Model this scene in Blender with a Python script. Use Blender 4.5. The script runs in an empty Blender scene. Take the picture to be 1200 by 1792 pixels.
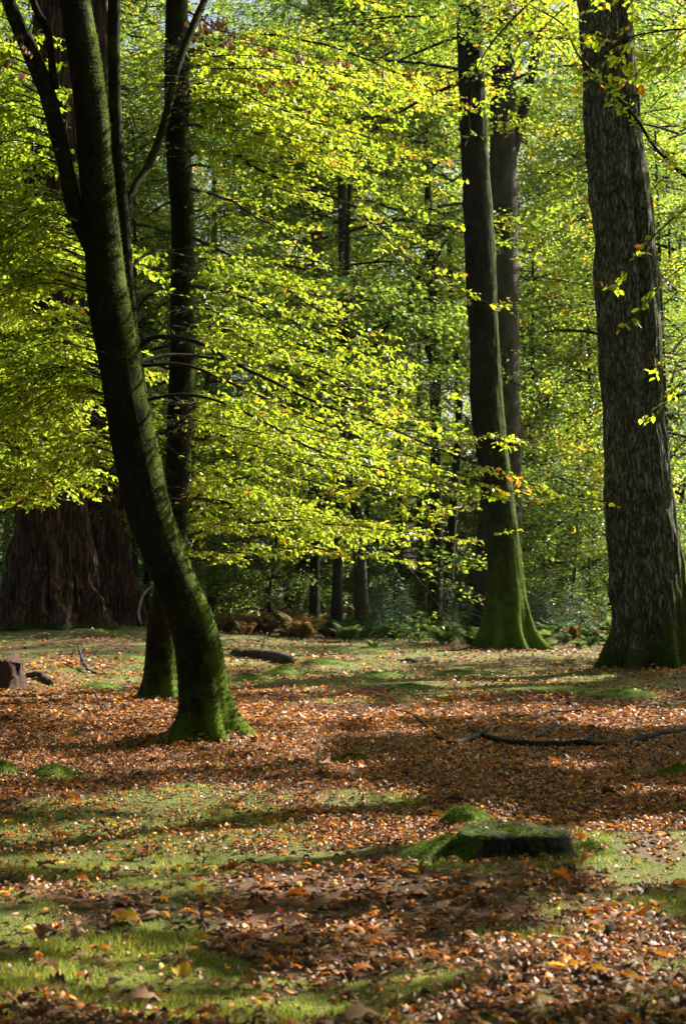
import bpy, math
import numpy as np
from mathutils import Vector

# ------------------------------------------------------------------ camera, sky, sun, exposure
scene = bpy.context.scene
COL = scene.collection
F, PX0, HY, CH = 3000.0, 600.0, 1040.0, 1.3        # focal length and principal point in photo pixels, eye height
SUN_AZ, SUN_EL = math.radians(55), math.radians(36)
cam_d = bpy.data.cameras.new('camera')
cam_d.sensor_fit = 'VERTICAL'; cam_d.sensor_height = 36.0
cam_d.lens = F / 1792 * 36
cam_d.shift_y = (HY - 896) / 1792
cam_d.clip_start = 0.1; cam_d.clip_end = 3000
cam_d.dof.use_dof = True; cam_d.dof.focus_distance = 15.5; cam_d.dof.aperture_fstop = 6.0
cam = bpy.data.objects.new('camera', cam_d); COL.objects.link(cam)
cam.location = (0, 0, CH); cam.rotation_euler = (math.pi / 2, 0, 0)
scene.camera = cam
w = bpy.data.worlds.new('World'); scene.world = w; w.use_nodes = True
nt = w.node_tree
sky = nt.nodes.new('ShaderNodeTexSky'); sky.sky_type = 'NISHITA'; sky.sun_disc = False
sky.air_density = 1.0; sky.dust_density = 4.0; sky.ozone_density = 1.0; sky.sun_elevation = SUN_EL; sky.sun_rotation = SUN_AZ
bg = nt.nodes['Background']; bg.inputs[1].default_value = 0.05
nt.links.new(sky.outputs[0], bg.inputs[0])
SUNV = np.array([math.sin(SUN_AZ) * math.cos(SUN_EL), math.cos(SUN_AZ) * math.cos(SUN_EL), math.sin(SUN_EL)])
sd = bpy.data.lights.new('sun', 'SUN'); sd.energy = 5.0; sd.angle = math.radians(0.5); sd.color = (1.0, 0.93, 0.80)
so = bpy.data.objects.new('sun', sd); COL.objects.link(so); so.location = (20, 20, 30)
so.rotation_euler = Vector(SUNV).to_track_quat('Z', 'Y').to_euler()
scene.view_settings.view_transform = 'Standard'; scene.view_settings.look = 'None'
scene.view_settings.gamma = 1.0; scene.view_settings.exposure = 2.12
HAZE = .00007
cy = scene.cycles
cy.max_bounces = 6; cy.diffuse_bounces = 3; cy.glossy_bounces = 2; cy.transmission_bounces = 3; cy.transparent_max_bounces = 4
cy.volume_bounces = 0
cy.sample_clamp_indirect = 3.0
cy.use_denoising = True
try: cy.denoiser = 'OPENIMAGEDENOISE'
except Exception: pass

# ------------------------------------------------------------------ helpers
rng = np.random.default_rng(7)
def P(px, py, d): return np.array([(px - PX0) / F * d, d, CH + (HY - py) / F * d])
def to_px(p):
    y = np.maximum(p[..., 1], 0.1)
    return PX0 + F * p[..., 0] / y, HY - F * (p[..., 2] - CH) / y
def nrm(v): return v / np.maximum(np.linalg.norm(v, axis=-1, keepdims=True), 1e-9)
def _h(ix, iy, iz, s):
    n = (ix * 73856093) ^ (iy * 19349663) ^ (iz * 83492791) ^ (s * 2654435)
    n = (n ^ (n >> 13)) * 1274126177 & 0x7fffffff
    return ((n ^ (n >> 16)) & 0xffff) / 65535.0
def vnoise(p, s=0):
    p = np.asarray(p, float); i = np.floor(p).astype(np.int64); f = p - i; f = f * f * (3 - 2 * f)
    r = 0
    for dx in (0, 1):
        for dy in (0, 1):
            for dz in (0, 1):
                wgt = (f[..., 0] if dx else 1 - f[..., 0]) * (f[..., 1] if dy else 1 - f[..., 1]) * (f[..., 2] if dz else 1 - f[..., 2])
                r = r + wgt * _h(i[..., 0] + dx, i[..., 1] + dy, i[..., 2] + dz, s)
    return r
def fbm(p, s=0, o=3):
    p = np.asarray(p, float); r = 0; a = 0.5; t = 0
    for k in range(o):
        r = r + a * vnoise(p * 2.0 ** k + 17.3 * k, s + k); t += a; a *= 0.5
    return r / t
def n2(x, y, sc, s=0, o=3):
    return fbm(np.stack([np.asarray(x, float) / sc, np.asarray(y, float) / sc, np.zeros_like(np.asarray(x, float))], -1), s, o)
def sstep(a, b, x): t = np.clip((x - a) / (b - a), 0, 1); return t * t * (3 - 2 * t)
def catmull(pts, n):
    pts = np.asarray(pts, float); k = len(pts)
    if k == 2: 
        t = np.linspace(0, 1, n)[:, None]; return pts[0] * (1 - t) + pts[1] * t
    q = np.vstack([2 * pts[0] - pts[1], pts, 2 * pts[-1] - pts[-2]])
    cum = np.concatenate([[0], np.cumsum(np.linalg.norm(np.diff(pts[:, :3], axis=0), axis=1))])
    s = np.linspace(0, cum[-1], n); j = np.clip(np.searchsorted(cum, s, 'right') - 1, 0, k - 2)
    t = ((s - cum[j]) / np.maximum(cum[j + 1] - cum[j], 1e-9))[:, None]
    a, b, c, d = q[j], q[j + 1], q[j + 2], q[j + 3]
    return 0.5 * (2 * b + (c - a) * t + (2 * a - 5 * b + 4 * c - d) * t ** 2 + (3 * b - a - 3 * c + d) * t ** 3)

class MB:
    def __init__(s): s.V = []; s.F = {}; s.A = []; s.n = 0
    def add(s, V, Fs, a=0.0):
        V = np.asarray(V, float).reshape(-1, 3)
        s.V.append(V); s.A.append(np.broadcast_to(np.asarray(a, float), (len(V),)))
        for f in Fs:
            f = np.asarray(f)
            if len(f): s.F.setdefault(f.shape[1], []).append(f + s.n)
        s.n += len(V)
    def build(s, name, mat, parent=None, smooth=True, loc=None):
        me = bpy.data.meshes.new(name)
        V = np.vstack(s.V); A = np.concatenate(s.A)
        if loc is not None: V = V - np.asarray(loc)
        me.vertices.add(len(V)); me.vertices.foreach_set('co', V.astype(np.float32).ravel())
        fl = [np.vstack(v) for v in s.F.values()]
        idx = np.concatenate([f.ravel() for f in fl]); tot = np.concatenate([np.full(len(f), f.shape[1]) for f in fl])
        st = np.concatenate([[0], np.cumsum(tot)[:-1]])
        me.loops.add(len(idx)); me.loops.foreach_set('vertex_index', idx.astype(np.int32))
        me.polygons.add(len(tot)); me.polygons.foreach_set('loop_start', st.astype(np.int32))
        me.polygons.foreach_set('loop_total', tot.astype(np.int32))
        me.polygons.foreach_set('use_smooth', np.full(len(tot), smooth))
        at = me.attributes.new('rnd', 'FLOAT', 'POINT'); at.data.foreach_set('value', A.astype(np.float32))
        me.update(calc_edges=True); me.validate()
        me.materials.append(mat)
        return link(name, me, parent)
def link(name, data, parent=None):
    o = bpy.data.objects.new(name, data); COL.objects.link(o)
    if parent is not None: o.parent = parent
    return o
def tag(o, label, cat=None, group=None, kind=None):
    if label: o['label'] = label
    if cat: o['category'] = cat
    if group: o['group'] = group
    if kind: o['kind'] = kind
    return o
def thing(name, loc, label, cat, group=None):
    o = link(name, None); o.location = loc
    return tag(o, label, cat, group)
def dup(o, parent=None):
    c = o.copy(); COL.objects.link(c)
    if parent is not None: c.parent = parent
    for ch in list(o.children): dup(ch, c)
    return c

def tube(mb, pts, rad, ns=10, a=0.0, disp=None, cap=True):
    """one tube along a polyline; disp(theta, s, P) scales the radius"""
    pts = np.asarray(pts, float); n = len(pts); T = nrm(np.gradient(pts, axis=0))
    ref = np.array([0, 1, 0.]) if abs(T[0, 1]) < 0.8 else np.array([1, 0, 0.])
    U = np.zeros_like(pts); u = ref - T[0] * ref.dot(T[0]); u /= np.linalg.norm(u)
    for i in range(n):
        u = u - T[i] * u.dot(T[i]); u /= np.linalg.norm(u); U[i] = u
    W = np.cross(T, U); th = np.arange(ns) / ns * 2 * np.pi
    R = np.broadcast_to(np.asarray(rad, float)[:, None], (n, ns)).copy()
    ring = U[:, None] * np.cos(th)[None, :, None] + W[:, None] * np.sin(th)[None, :, None]
    if disp is not None:
        R = R * disp(th[None, :] + 0 * R, np.linspace(0, 1, n)[:, None] + 0 * R, pts[:, None] + ring * R[..., None])
    V = pts[:, None] + ring * R[..., None]
    i, j = np.meshgrid(np.arange(n - 1), np.arange(ns), indexing='ij'); j2 = (j + 1) % ns
    Fq = np.stack([i * ns + j, i * ns + j2, (i + 1) * ns + j2, (i + 1) * ns + j], -1).reshape(-1, 4)
    aa = a(V.reshape(-1, 3)) if callable(a) else a
    base = mb.n
    mb.add(V.reshape(-1, 3), [Fq], aa)
    if cap:
        c = mb.n
        mb.add(pts[-1:] + T[-1:] * rad[-1] * 0.3, [], 0.0)
        k = np.arange(ns); top = base + (n - 1) * ns
        mb.F.setdefault(3, []).append(np.stack([top + k, top + (k + 1) % ns, np.full(ns, c)], -1))
def tubes(mb, Pn, Rn, ns=3, a=0.0):
    """many small tubes at once: Pn (N,S,3), Rn (N,S)"""
    N, S, _ = Pn.shape
    if N == 0: return
    T = nrm(np.gradient(Pn, axis=1)); ref = np.where(np.abs(T[:, :1, 2:3]) < 0.9, [[[0, 0, 1.]]], [[[1., 0, 0]]])
    U = nrm(np.cross(T, ref)); W = np.cross(T, U); th = np.arange(ns) / ns * 2 * np.pi
    V = Pn[:, :, None] + (U[:, :, None] * np.cos(th)[:, None] + W[:, :, None] * np.sin(th)[:, None]) * Rn[:, :, None, None]
    b = (np.arange(N) * S * ns)[:, None, None]; i = np.arange(S - 1)[None, :, None]; j = np.arange(ns)[None, None, :]; j2 = (j + 1) % ns
    Fq = np.stack([b + i * ns + j, b + i * ns + j2, b + (i + 1) * ns + j2, b + (i + 1) * ns + j], -1).reshape(-1, 4)
    mb.add(V.reshape(-1, 3), [Fq], a)

# leaf outlines: u along, v across, w out of the leaf plane
OVAL = (np.array([[0, 0, 0], [.25, -.42, .07], [.68, -.40, .06], [1, 0, -.10], [.68, .40, .06], [.25, .42, .07]], float), [[0, 3, 2, 1], [0, 5, 4, 3]])
DIAM = (np.array([[0, 0, 0], [.45, -.5, .06], [1, 0, -.06], [.45, .5, .06]], float), [[0, 2, 1], [0, 3, 2]])
NEED = (np.array([[0, -.5, 0], [1, -.25, -.12], [1, .25, -.12], [0, .5, 0]], float), [[0, 1, 2, 3]])
def lobed(widths, curl=0.0, bow=0.0):
    k0 = len(widths); k = 2 * k0 - 1 if k0 > 8 else k0; u = np.linspace(0, 1, k)
    widths = np.interp(u, np.linspace(0, 1, k0), widths); V = []
    if k > k0: widths = np.convolve(np.pad(widths, 1, 'edge'), [.22, .56, .22], 'valid')
    for s in (0, -1, 1):
        for i in range(k):
            v = s * widths[i] * 0.5; V.append([u[i], v, curl * abs(v) * 1.6 - bow * (u[i] - .45) ** 2 * 2])
    Fq = []
    for i in range(k - 1):
        Fq += [[i, i + 1, k + i + 1, k + i], [i + 1, i, 2 * k + i, 2 * k + i + 1]]
    return np.array(V, float), Fq
OAKS = [lobed([.02, .06, .3, .16, .62, .24, .9, .34, .8, .3, .5, .22, .03], c, b) for c, b in ((.25, .3), (-.2, -.2), (.5, .6), (.1, .1))]
MAPLE = [lobed([.04, .3, 1.0, .5, 1.15, .55, .95, .4, .5, .2, .02], c, b) for c, b in ((.2, .2), (.45, -.3), (-.25, .3))]
ROUND = [lobed([.03, .34, .52, .58, .5, .3, .02], c, b) for c, b in ((.3, .3), (-.3, .2), (.6, .6))]
def leaves(mb, pos, dr, nor, L, W, a, tpl=OVAL):
    N = len(pos)
    if N == 0: return
    V0, Fs = tpl; k = len(V0)
    dr = nrm(dr); side = nrm(np.cross(nor, dr)); nor = np.cross(dr, side)
    L = np.broadcast_to(L, (N,)); W = np.broadcast_to(W, (N,)); a = np.broadcast_to(a, (N,))
    V = (pos[:, None] + dr[:, None] * (L[:, None] * V0[:, 0])[..., None] + side[:, None] * (W[:, None] * V0[:, 1])[..., None]
         + nor[:, None] * (L[:, None] * V0[:, 2])[..., None])
    off = (np.arange(N) * k)[:, None, None]
    Fq = (np.asarray(Fs)[None] + off).reshape(-1, len(Fs[0]))
    mb.add(V.reshape(-1, 3), [Fq], np.repeat(a, k))

# ------------------------------------------------------------------ materials
def new_mat(name):
    m = bpy.data.materials.new(name); m.use_nodes = True; t = m.node_tree; t.nodes.clear()
    out = t.nodes.new('ShaderNodeOutputMaterial')
    def N(kind, **kw):
        n = t.nodes.new(kind)
        for k, v in kw.items():
            if k in n.inputs.keys(): n.inputs[k].default_value = v
            else: setattr(n, k, v)
        return n
    return m, t, N, (lambda a, b: t.links.new(a, b)), out
def ramp(N, stops, inter='LINEAR'):
    r = N('ShaderNodeValToRGB'); e = r.color_ramp.elements; r.color_ramp.interpolation = inter
    while len(e) > 1: e.remove(e[-1])
    e[0].position = stops[0][0]; e[0].color = (*stops[0][1], 1)
    for p, c in stops[1:]:
        q = e.new(p); q.color = (*c, 1)
    return r
def leaf_mat(name, stops, tr_gain=1.5, tr=0.55, gloss=0.5, rough=0.38, noise=0.0):
    m, t, N, Lk, out = new_mat(name)
    at = N('ShaderNodeAttribute', attribute_name='rnd'); r = ramp(N, stops)
    Lk(at.outputs['Fac'], r.inputs[0])
    col = r.outputs[0]
    pb = N('ShaderNodeBsdfPrincipled', Roughness=rough); pb.inputs['Specular IOR Level'].default_value = gloss
    Lk(col, pb.inputs['Base Color'])
    g = N('ShaderNodeVectorMath', operation='SCALE'); g.inputs['Scale'].default_value = tr_gain; Lk(col, g.inputs[0])
    tb = N('ShaderNodeBsdfTranslucent'); Lk(g.outputs[0], tb.inputs['Color'])
    mx = N('ShaderNodeMixShader'); mx.inputs[0].default_value = tr
    Lk(pb.outputs[0], mx.inputs[1]); Lk(tb.outputs[0], mx.inputs[2]); Lk(mx.outputs[0], out.inputs[0])
    return m
G1, G2, G3, G4 = (.075, .125, .010), (.16, .22, .012), (.245, .30, .013), (.40, .375, .016)
M_BEECH = leaf_mat('beech leaf', [(0, G1), (.35, G2), (.72, G3), (.88, G4), (.95, (.42, .27, .012)), (1, (.40, .13, .015))], 1.9, .6)
M_FAR = leaf_mat('woodland leaf', [(0, (.035, .072, .013)), (.35, (.085, .14, .015)), (.75, (.19, .25, .018)), (.95, (.38, .36, .025)), (1, (.44, .22, .02))], 1.9, .62)
M_DRY = leaf_mat('withered leaf', [(0, (.06, .028, .012)), (.6, (.16, .070, .022)), (1, (.30, .13, .03))], 1.3, .35, .3)
M_CONIF = leaf_mat('conifer needle', [(0, (.025, .060, .026)), (.6, (.055, .11, .04)), (1, (.10, .16, .05))], 1.3, .35, .3, .5)
M_FERN = leaf_mat('bracken', [(0, (.09, .045, .018)), (.3, (.18, .09, .032)), (.5, (.24, .15, .05)), (.7, (.12, .14, .035)), (1, (.10, .15, .03))], 1.4, .4, .2, .6)
M_UNDER = leaf_mat('understory leaf', [(0, (.04, .075, .014)), (.5, (.085, .14, .02)), (.9, (.17, .23, .03)), (1, (.28, .27, .03))], 1.8, .55)
M_GFERN = leaf_mat('green fern', [(0, (.06, .11, .03)), (.5, (.11, .18, .045)), (.85, (.19, .25, .06)), (1, (.30, .22, .06))], 1.6, .5, .25, .55)
M_LITTER = leaf_mat('fallen leaf', [(0, (.035, .018, .012)), (.22, (.10, .045, .025)), (.42, (.19, .10, .05)), (.60, (.36, .215, .125)), (.70, (.30, .085, .02)), (.85, (.55, .17, .015)), (.94, (.62, .27, .02)), (1, (.62, .44, .04))], 1.0, .2, .22, .5)
M_GRASS = leaf_mat('grass blade', [(0, (.07, .095, .012)), (.5, (.17, .20, .022)), (1, (.32, .30, .06))], 1.6, .5, .35, .45)
M_MOSSF = leaf_mat('moss tuft', [(0, (.035, .060, .006)), (.5, (.075, .115, .010)), (1, (.15, .19, .02))], 1.4, .35, .1, .7)

def bark_mat(name, c1, c2, moss, scale=(18, 18, 5), bump=.6, dist=.02, rough=.9, moss2=None, mscale=5.0, spec=.2, crack=False):
    """rnd attribute = how mossy the bark is at that point"""
    m, t, N, Lk, out = new_mat(name)
    tc = N('ShaderNodeTexCoord'); mp = N('ShaderNodeMapping'); mp.inputs['Scale'].default_value = scale
    Lk(tc.outputs['Object'], mp.inputs[0])
    n1 = N('ShaderNodeTexNoise', Scale=1.0, Detail=6.0, Roughness=.65); Lk(mp.outputs[0], n1.inputs['Vector'])
    h0 = n1.outputs[0]
    if crack:
        a1 = N('ShaderNodeMath', operation='SUBTRACT'); a1.inputs[1].default_value = .5; Lk(h0, a1.inputs[0]); a2_ = N('ShaderNodeMath', operation='ABSOLUTE'); Lk(a1.outputs[0], a2_.inputs[0])
        a3_ = N('ShaderNodeMath', operation='MULTIPLY', use_clamp=True); a3_.inputs[1].default_value = 5.0; Lk(a2_.outputs[0], a3_.inputs[0]); h0 = a3_.outputs[0]
    r1 = ramp(N, [(.10, c1), (.75, c2)] if crack else [(.32, c1), (.68, c2)]); Lk(h0, r1.inputs[0])
    n2_ = N('ShaderNodeTexNoise', Scale=mscale, Detail=5.0, Roughness=.7); Lk(tc.outputs['Object'], n2_.inputs['Vector'])
    n3 = N('ShaderNodeTexNoise', Scale=70.0, Detail=3.0); Lk(tc.outputs['Object'], n3.inputs['Vector'])
    mr = ramp(N, [(.3, tuple(x * .45 for x in moss)), (.7, moss2 or tuple(x * 1.5 for x in moss))]); Lk(n3.outputs[0], mr.inputs[0])
    at = N('ShaderNodeAttribute', attribute_name='rnd')
    ad = N('ShaderNodeMath', operation='ADD'); Lk(at.outputs['Fac'], ad.inputs[0]); Lk(n2_.outputs[0], ad.inputs[1])
    rr = N('ShaderNodeMapRange'); rr.inputs[1].default_value = .80; rr.inputs[2].default_value = 1.12; Lk(ad.outputs[0], rr.inputs[0])
    mx = N('ShaderNodeMix', data_type='RGBA'); Lk(rr.outputs[0], mx.inputs[0]); Lk(r1.outputs[0], mx.inputs[6]); Lk(mr.outputs[0], mx.inputs[7])
    pb = N('ShaderNodeBsdfPrincipled', Roughness=rough); pb.inputs['Specular IOR Level'].default_value = spec
    n4 = N('ShaderNodeTexNoise', Scale=1.9, Detail=5.0, Roughness=.7); Lk(tc.outputs['Object'], n4.inputs['Vector'])
    m4 = N('ShaderNodeMapRange'); m4.inputs[1].default_value = .3; m4.inputs[2].default_value = .7; m4.inputs[3].default_value = .55; m4.inputs[4].default_value = 1.45; Lk(n4.outputs[0], m4.inputs[0])
    vs = N('ShaderNodeVectorMath', operation='SCALE'); Lk(mx.outputs[2], vs.inputs[0]); Lk(m4.outputs[0], vs.inputs['Scale'])
    Lk(vs.outputs[0], pb.inputs['Base Color'])
    hm = N('ShaderNodeMath', operation='MULTIPLY_ADD'); hm.inputs[1].default_value = .35; Lk(n3.outputs[0], hm.inputs[0]); Lk(h0, hm.inputs[2])
    bp = N('ShaderNodeBump', Strength=bump, Distance=dist); Lk(hm.outputs[0], bp.inputs['Height']); Lk(bp.outputs[0], pb.inputs['Normal'])
    Lk(pb.outputs[0], out.inputs[0])
    return m
MOSS = (.055, .085, .008)
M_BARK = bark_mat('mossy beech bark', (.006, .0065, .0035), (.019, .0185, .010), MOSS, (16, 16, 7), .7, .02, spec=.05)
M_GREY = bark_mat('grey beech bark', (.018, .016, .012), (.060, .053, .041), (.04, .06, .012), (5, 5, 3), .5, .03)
M_OAK = bark_mat('furrowed oak bark', (.028, .028, .021), (.36, .345, .28), (.050, .07, .008), (20, 20, 4.5), 1.0, .05, crack=True)
M_RED = bark_mat('fibrous red bark', (.020, .009, .004), (.20, .105, .052), (.05, .075, .008), (11, 11, .9), 1.0, .10, crack=True)
M_TWIG = bark_mat('twig bark', (.010, .008, .006), (.030, .025, .018), MOSS, (30, 30, 30), .3, .004)
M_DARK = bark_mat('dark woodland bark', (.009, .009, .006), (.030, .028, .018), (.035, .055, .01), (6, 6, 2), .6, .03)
M_STUMP = bark_mat('rotting stump wood', (.010, .010, .008), (.060, .052, .036), (.060, .090, .008), (14, 14, 5), 1.0, .03, mscale=9, crack=True)
M_ROT = bark_mat('red rotten wood', (.014, .008, .005), (.060, .031, .020), (.05, .08, .01), (14, 14, 3), .9, .03)
M_CLAY = bark_mat('pale dead wood', (.10, .08, .06), (.26, .22, .17), MOSS, (25, 25, 25), .4, .005)
M_MOSS = bark_mat('moss cushion', (.04, .06, .008), (.10, .14, .015), (.07, .11, .01), (40, 40, 40), .9, .015)

def ground_mat():
    m, t, N, Lk, out = new_mat('woodland floor')
    tc = N('ShaderNodeTexCoord')
    a = N('ShaderNodeTexNoise', Scale=22.0, Detail=8.0, Roughness=.7); Lk(tc.outputs['Object'], a.inputs['Vector'])
    v = N('ShaderNodeTexVoronoi', Scale=16.0, Randomness=1.0); Lk(tc.outputs['Object'], v.inputs['Vector'])
    r = ramp(N, [(.30, (.022, .013, .008)), (.48, (.060, .032, .018)), (.62, (.13, .068, .036)), (.72, (.17, .06, .02))]); Lk(a.outputs[0], r.inputs[0])
    vr = N('ShaderNodeSeparateColor'); Lk(v.outputs['Color'], vr.inputs[0])
    r2 = ramp(N, [(0, (.03, .016, .01)), (.4, (.09, .045, .025)), (.7, (.16, .09, .05)), (.92, (.22, .08, .02)), (1, (.26, .13, .02))]); Lk(vr.outputs[0], r2.inputs[0])
    m1 = N('ShaderNodeMix', data_type='RGBA'); m1.inputs[0].default_value = .55; Lk(r.outputs[0], m1.inputs[6]); Lk(r2.outputs[0], m1.inputs[7])
    b = N('ShaderNodeTexNoise', Scale=60.0, Detail=5.0, Roughness=.7); Lk(tc.outputs['Object'], b.inputs['Vector'])
    gr = ramp(N, [(.3, (.035, .045, .008)), (.55, (.09, .105, .016)), (.75, (.17, .165, .03))]); Lk(b.outputs[0], gr.inputs[0])
    at = N('ShaderNodeAttribute', attribute_name='rnd')
    ad = N('ShaderNodeMath', operation='MULTIPLY_ADD'); ad.inputs[1].default_value = .8; ad.inputs[2].default_value = -.4
    Lk(a.outputs[0], ad.inputs[0])
    a2 = N('ShaderNodeMath', operation='ADD', use_clamp=True); Lk(ad.outputs[0], a2.inputs[0]); Lk(at.outputs['Fac'], a2.inputs[1])
    mx = N('ShaderNodeMix', data_type='RGBA'); Lk(a2.outputs[0], mx.inputs[0]); Lk(m1.outputs[2], mx.inputs[6]); Lk(gr.outputs[0], mx.inputs[7])
    pb = N('ShaderNodeBsdfPrincipled', Roughness=.85); pb.inputs['Specular IOR Level'].default_value = .25
    Lk(mx.outputs[2], pb.inputs['Base Color'])
    bp = N('ShaderNodeBump', Strength=1.0, Distance=.03); Lk(a.outputs[0], bp.inputs['Height']); Lk(bp.outputs[0], pb.inputs['Normal'])
    Lk(pb.outputs[0], out.inputs[0]); return m

# ------------------------------------------------------------------ terrain
def gp(px, py): d = F * CH / (py - HY); return (px - PX0) / F * d, d
MOUNDS = []     # x, y, rx, ry, amp
def mound(px, py, rx, ry, amp):
    x, y = gp(px, py); MOUNDS.append((x, y, rx, ry, amp))
MOUNDS.append((-7.0, 41.0, 4.2, 3.6, .34)); MOUNDS.append((-5.4, 44.5, 3, 3, .3))
mound(560, 1545, .95, .45, .10); mound(880, 1500, .55, .42, .045); mound(1100, 1490, .6, .5, .05)
mound(360, 1298, .55, .5, .05); mound(285, 1212, .8, .7, .06); mound(1135, 1185, 1.6, 1.4, .10); mound(890, 1142, 1.9, 1.6, .10)
mound(60, 1560, .7, .5, .05); mound(330, 1480, .5, .5, -.04); mound(1050, 1225, 2.2, .8, .08); mound(600, 1200, 1.4, .8, .07)
mound(120, 1170, 2.2, 1.2, .10); mound(950, 1690, .5, .35, .04)
def gz(x, y):
    x = np.asarray(x, float); y = np.asarray(y, float)
    z = .014 * np.maximum(y - 40, 0) ** 1.0 - .006 * np.maximum(y - 120, 0)
    k = np.exp(-(x ** 2 + (y - 10) ** 2) / 6000.)
    z = z + k * ((n2(x, y, 2.4, 3, 2) - .5) * .20 + (n2(x, y, .55, 9, 2) - .5) * .06)
    z = z + (n2(x, y, 25, 5, 2) - .5) * .5 * sstep(45, 90, np.hypot(x, y))
    for mx_, my_, rx, ry, a in MOUNDS:
        z = z + a * np.exp(-((x - mx_) / rx) ** 2 - ((y - my_) / ry) ** 2)
    return z
def green(x, y):
    y = np.maximum(np.asarray(y, float), 1.0); px = PX0 + F * x / y; py = HY + F * CH / y
    ys = [1060, 1130, 1150, 1205, 1222, 1300, 1372, 1395, 1440, 1475, 1520, 1600, 1700, 1792, 1900]
    l = np.interp(py, ys, [.5, .66, .64, .52, .16, .08, .15, .55, .80, .70, .62, .60, .70, .62, .6])
    m = np.interp(py, ys, [.5, .66, .70, .72, .30, .06, .10, .60, .72, .45, .40, .32, .50, .54, .5])
    r = np.interp(py, ys, [.5, .55, .66, .76, .42, .08, .06, .10, .20, .62, .50, .36, .30, .48, .5])
    wl = sstep(520, 180, px); wr = sstep(640, 900, px); wm = 1 - np.maximum(wl, wr)
    b = l * wl + r * wr + m * np.clip(wm, 0, 1); b = b / np.maximum(wl + wr + np.clip(wm, 0, 1), 1e-6)
    nz = n2(x, y, .8, 21, 3) * .6 + n2(x, y, .22, 31, 2) * .4
    return sstep(.36, .64, b + (nz - .5) * 1.7)
# where sun reaches the floor in the photograph: px, py, rx, ry
LIT = [(1000, 1720, 150, 16), (780, 1760, 140, 14), (250, 1770, 160, 12), (450, 1560, 120, 10), (1085, 1640, 190, 42), (1120, 1500, 130, 38), (700, 1452, 150, 24), (420, 1398, 330, 17), (330, 1450, 420, 26), (650, 1600, 60, 14), (560, 1690, 90, 12), (855, 1492, 125, 24), (785, 1455, 80, 18), (150, 1480, 184, 17), (620, 1560, 92, 11), (420, 1610, 103, 12), (300, 1690, 80, 15), (1040, 1580, 103, 11), (700, 1650, 103, 11), (520, 1740, 138, 17), (900, 1760, 138, 15), (1150, 1700, 69, 15), (190, 1245, 200, 20), (500, 1245, 160, 38), (690, 1255, 160, 13), (820, 1210, 130, 9), (1110, 1262, 130, 16), (960, 1190, 120, 8), (700, 1290, 60, 6), (130, 1172, 130, 26), (240, 1140, 60, 12), (530, 1145, 70, 8), (640, 1170, 80, 8), (960, 1245, 60, 6), (90, 1145, 80, 10), (480, 1393, 276, 13), (360, 1445, 436, 23), (720, 1452, 126, 21), (350, 1510, 126, 27), (830, 1425, 69, 17), (900, 1452, 92, 8), (1110, 1490, 126, 32), (1120, 1440, 103, 10), (1010, 1465, 69, 12), (150, 1560, 218, 15), (60, 1620, 103, 27), (190, 1655, 92, 15), (260, 1600, 69, 12), (1060, 1650, 195, 30), (880, 1625, 80, 11), (100, 1705, 161, 20), (620, 1620, 46, 11), (980, 1720, 69, 10), (760, 1690, 80, 12), (60, 1760, 69, 10), (560, 1475, 138, 7), (1130, 1395, 80, 6), (600, 1350, 60, 4), (1000, 1345, 60, 4), (250, 1330, 70, 4), (640, 1520, 69, 7), (480, 1700, 69, 11), (1130, 1760, 69, 10), (700, 1335, 50, 4)]
def shade_keep(p, strict=1.0):
    """True for leaves of the high crowns that stay; the others are cut away to let sun onto chosen floor spots and the low boughs"""
    keep = np.ones(len(p), bool); inside = np.zeros(len(p))
    jit = fbm(p * .9, 77, 2) - .5; clump = fbm(p * .55, 83, 2)
    for h in (0.0,):
        q = p - SUNV * ((p[:, 2:3] - h) / SUNV[2]); zq = gz(q[:, 0], q[:, 1])[:, None] + .03
        q = p - SUNV * ((p[:, 2:3] - zq) / SUNV[2]); q[:, 2] = 0; px, py = to_px(q); px = px + jit * 70; py = py + jit * 7
        ok = q[:, 1] > 3
        for a, b, ra, rb in LIT: inside = np.maximum(inside, np.where(ok, 1.15 - ((px - a) / (ra + 8)) ** 2 - ((py - b) / (rb + 4)) ** 2, 0))
    for T, rT in ((np.array([*gp(880, 1500), .13]), .34), (np.array([*gp(818, 1440), .10]), .26), (np.array([-6.0, 40.6, 1.3]), 1.3)):
        dT = p - T; inside = np.maximum(inside, (np.linalg.norm(np.cross(dT, SUNV), axis=1) < rT) * 1.0)
    for h in np.arange(1.0, 6.6, .5):
        q = p - SUNV * ((p[:, 2:3] - h) / SUNV[2]); px, py = to_px(q)
        vol = (p[:, 2] > h) & (q[:, 1] > 13) & (q[:, 1] < 18.8) & (px > 20) & (py < 950) & (py > -40) & (px < np.interp(py, [0, 250, 545, 800, 880, 950], [850, 830, 900, 1000, 1060, 880]))
        inside = np.maximum(inside, np.where(vol & (clump < .56), .55, 0))
    return (inside < .16) | (rng.random(len(p)) < .015)

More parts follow.
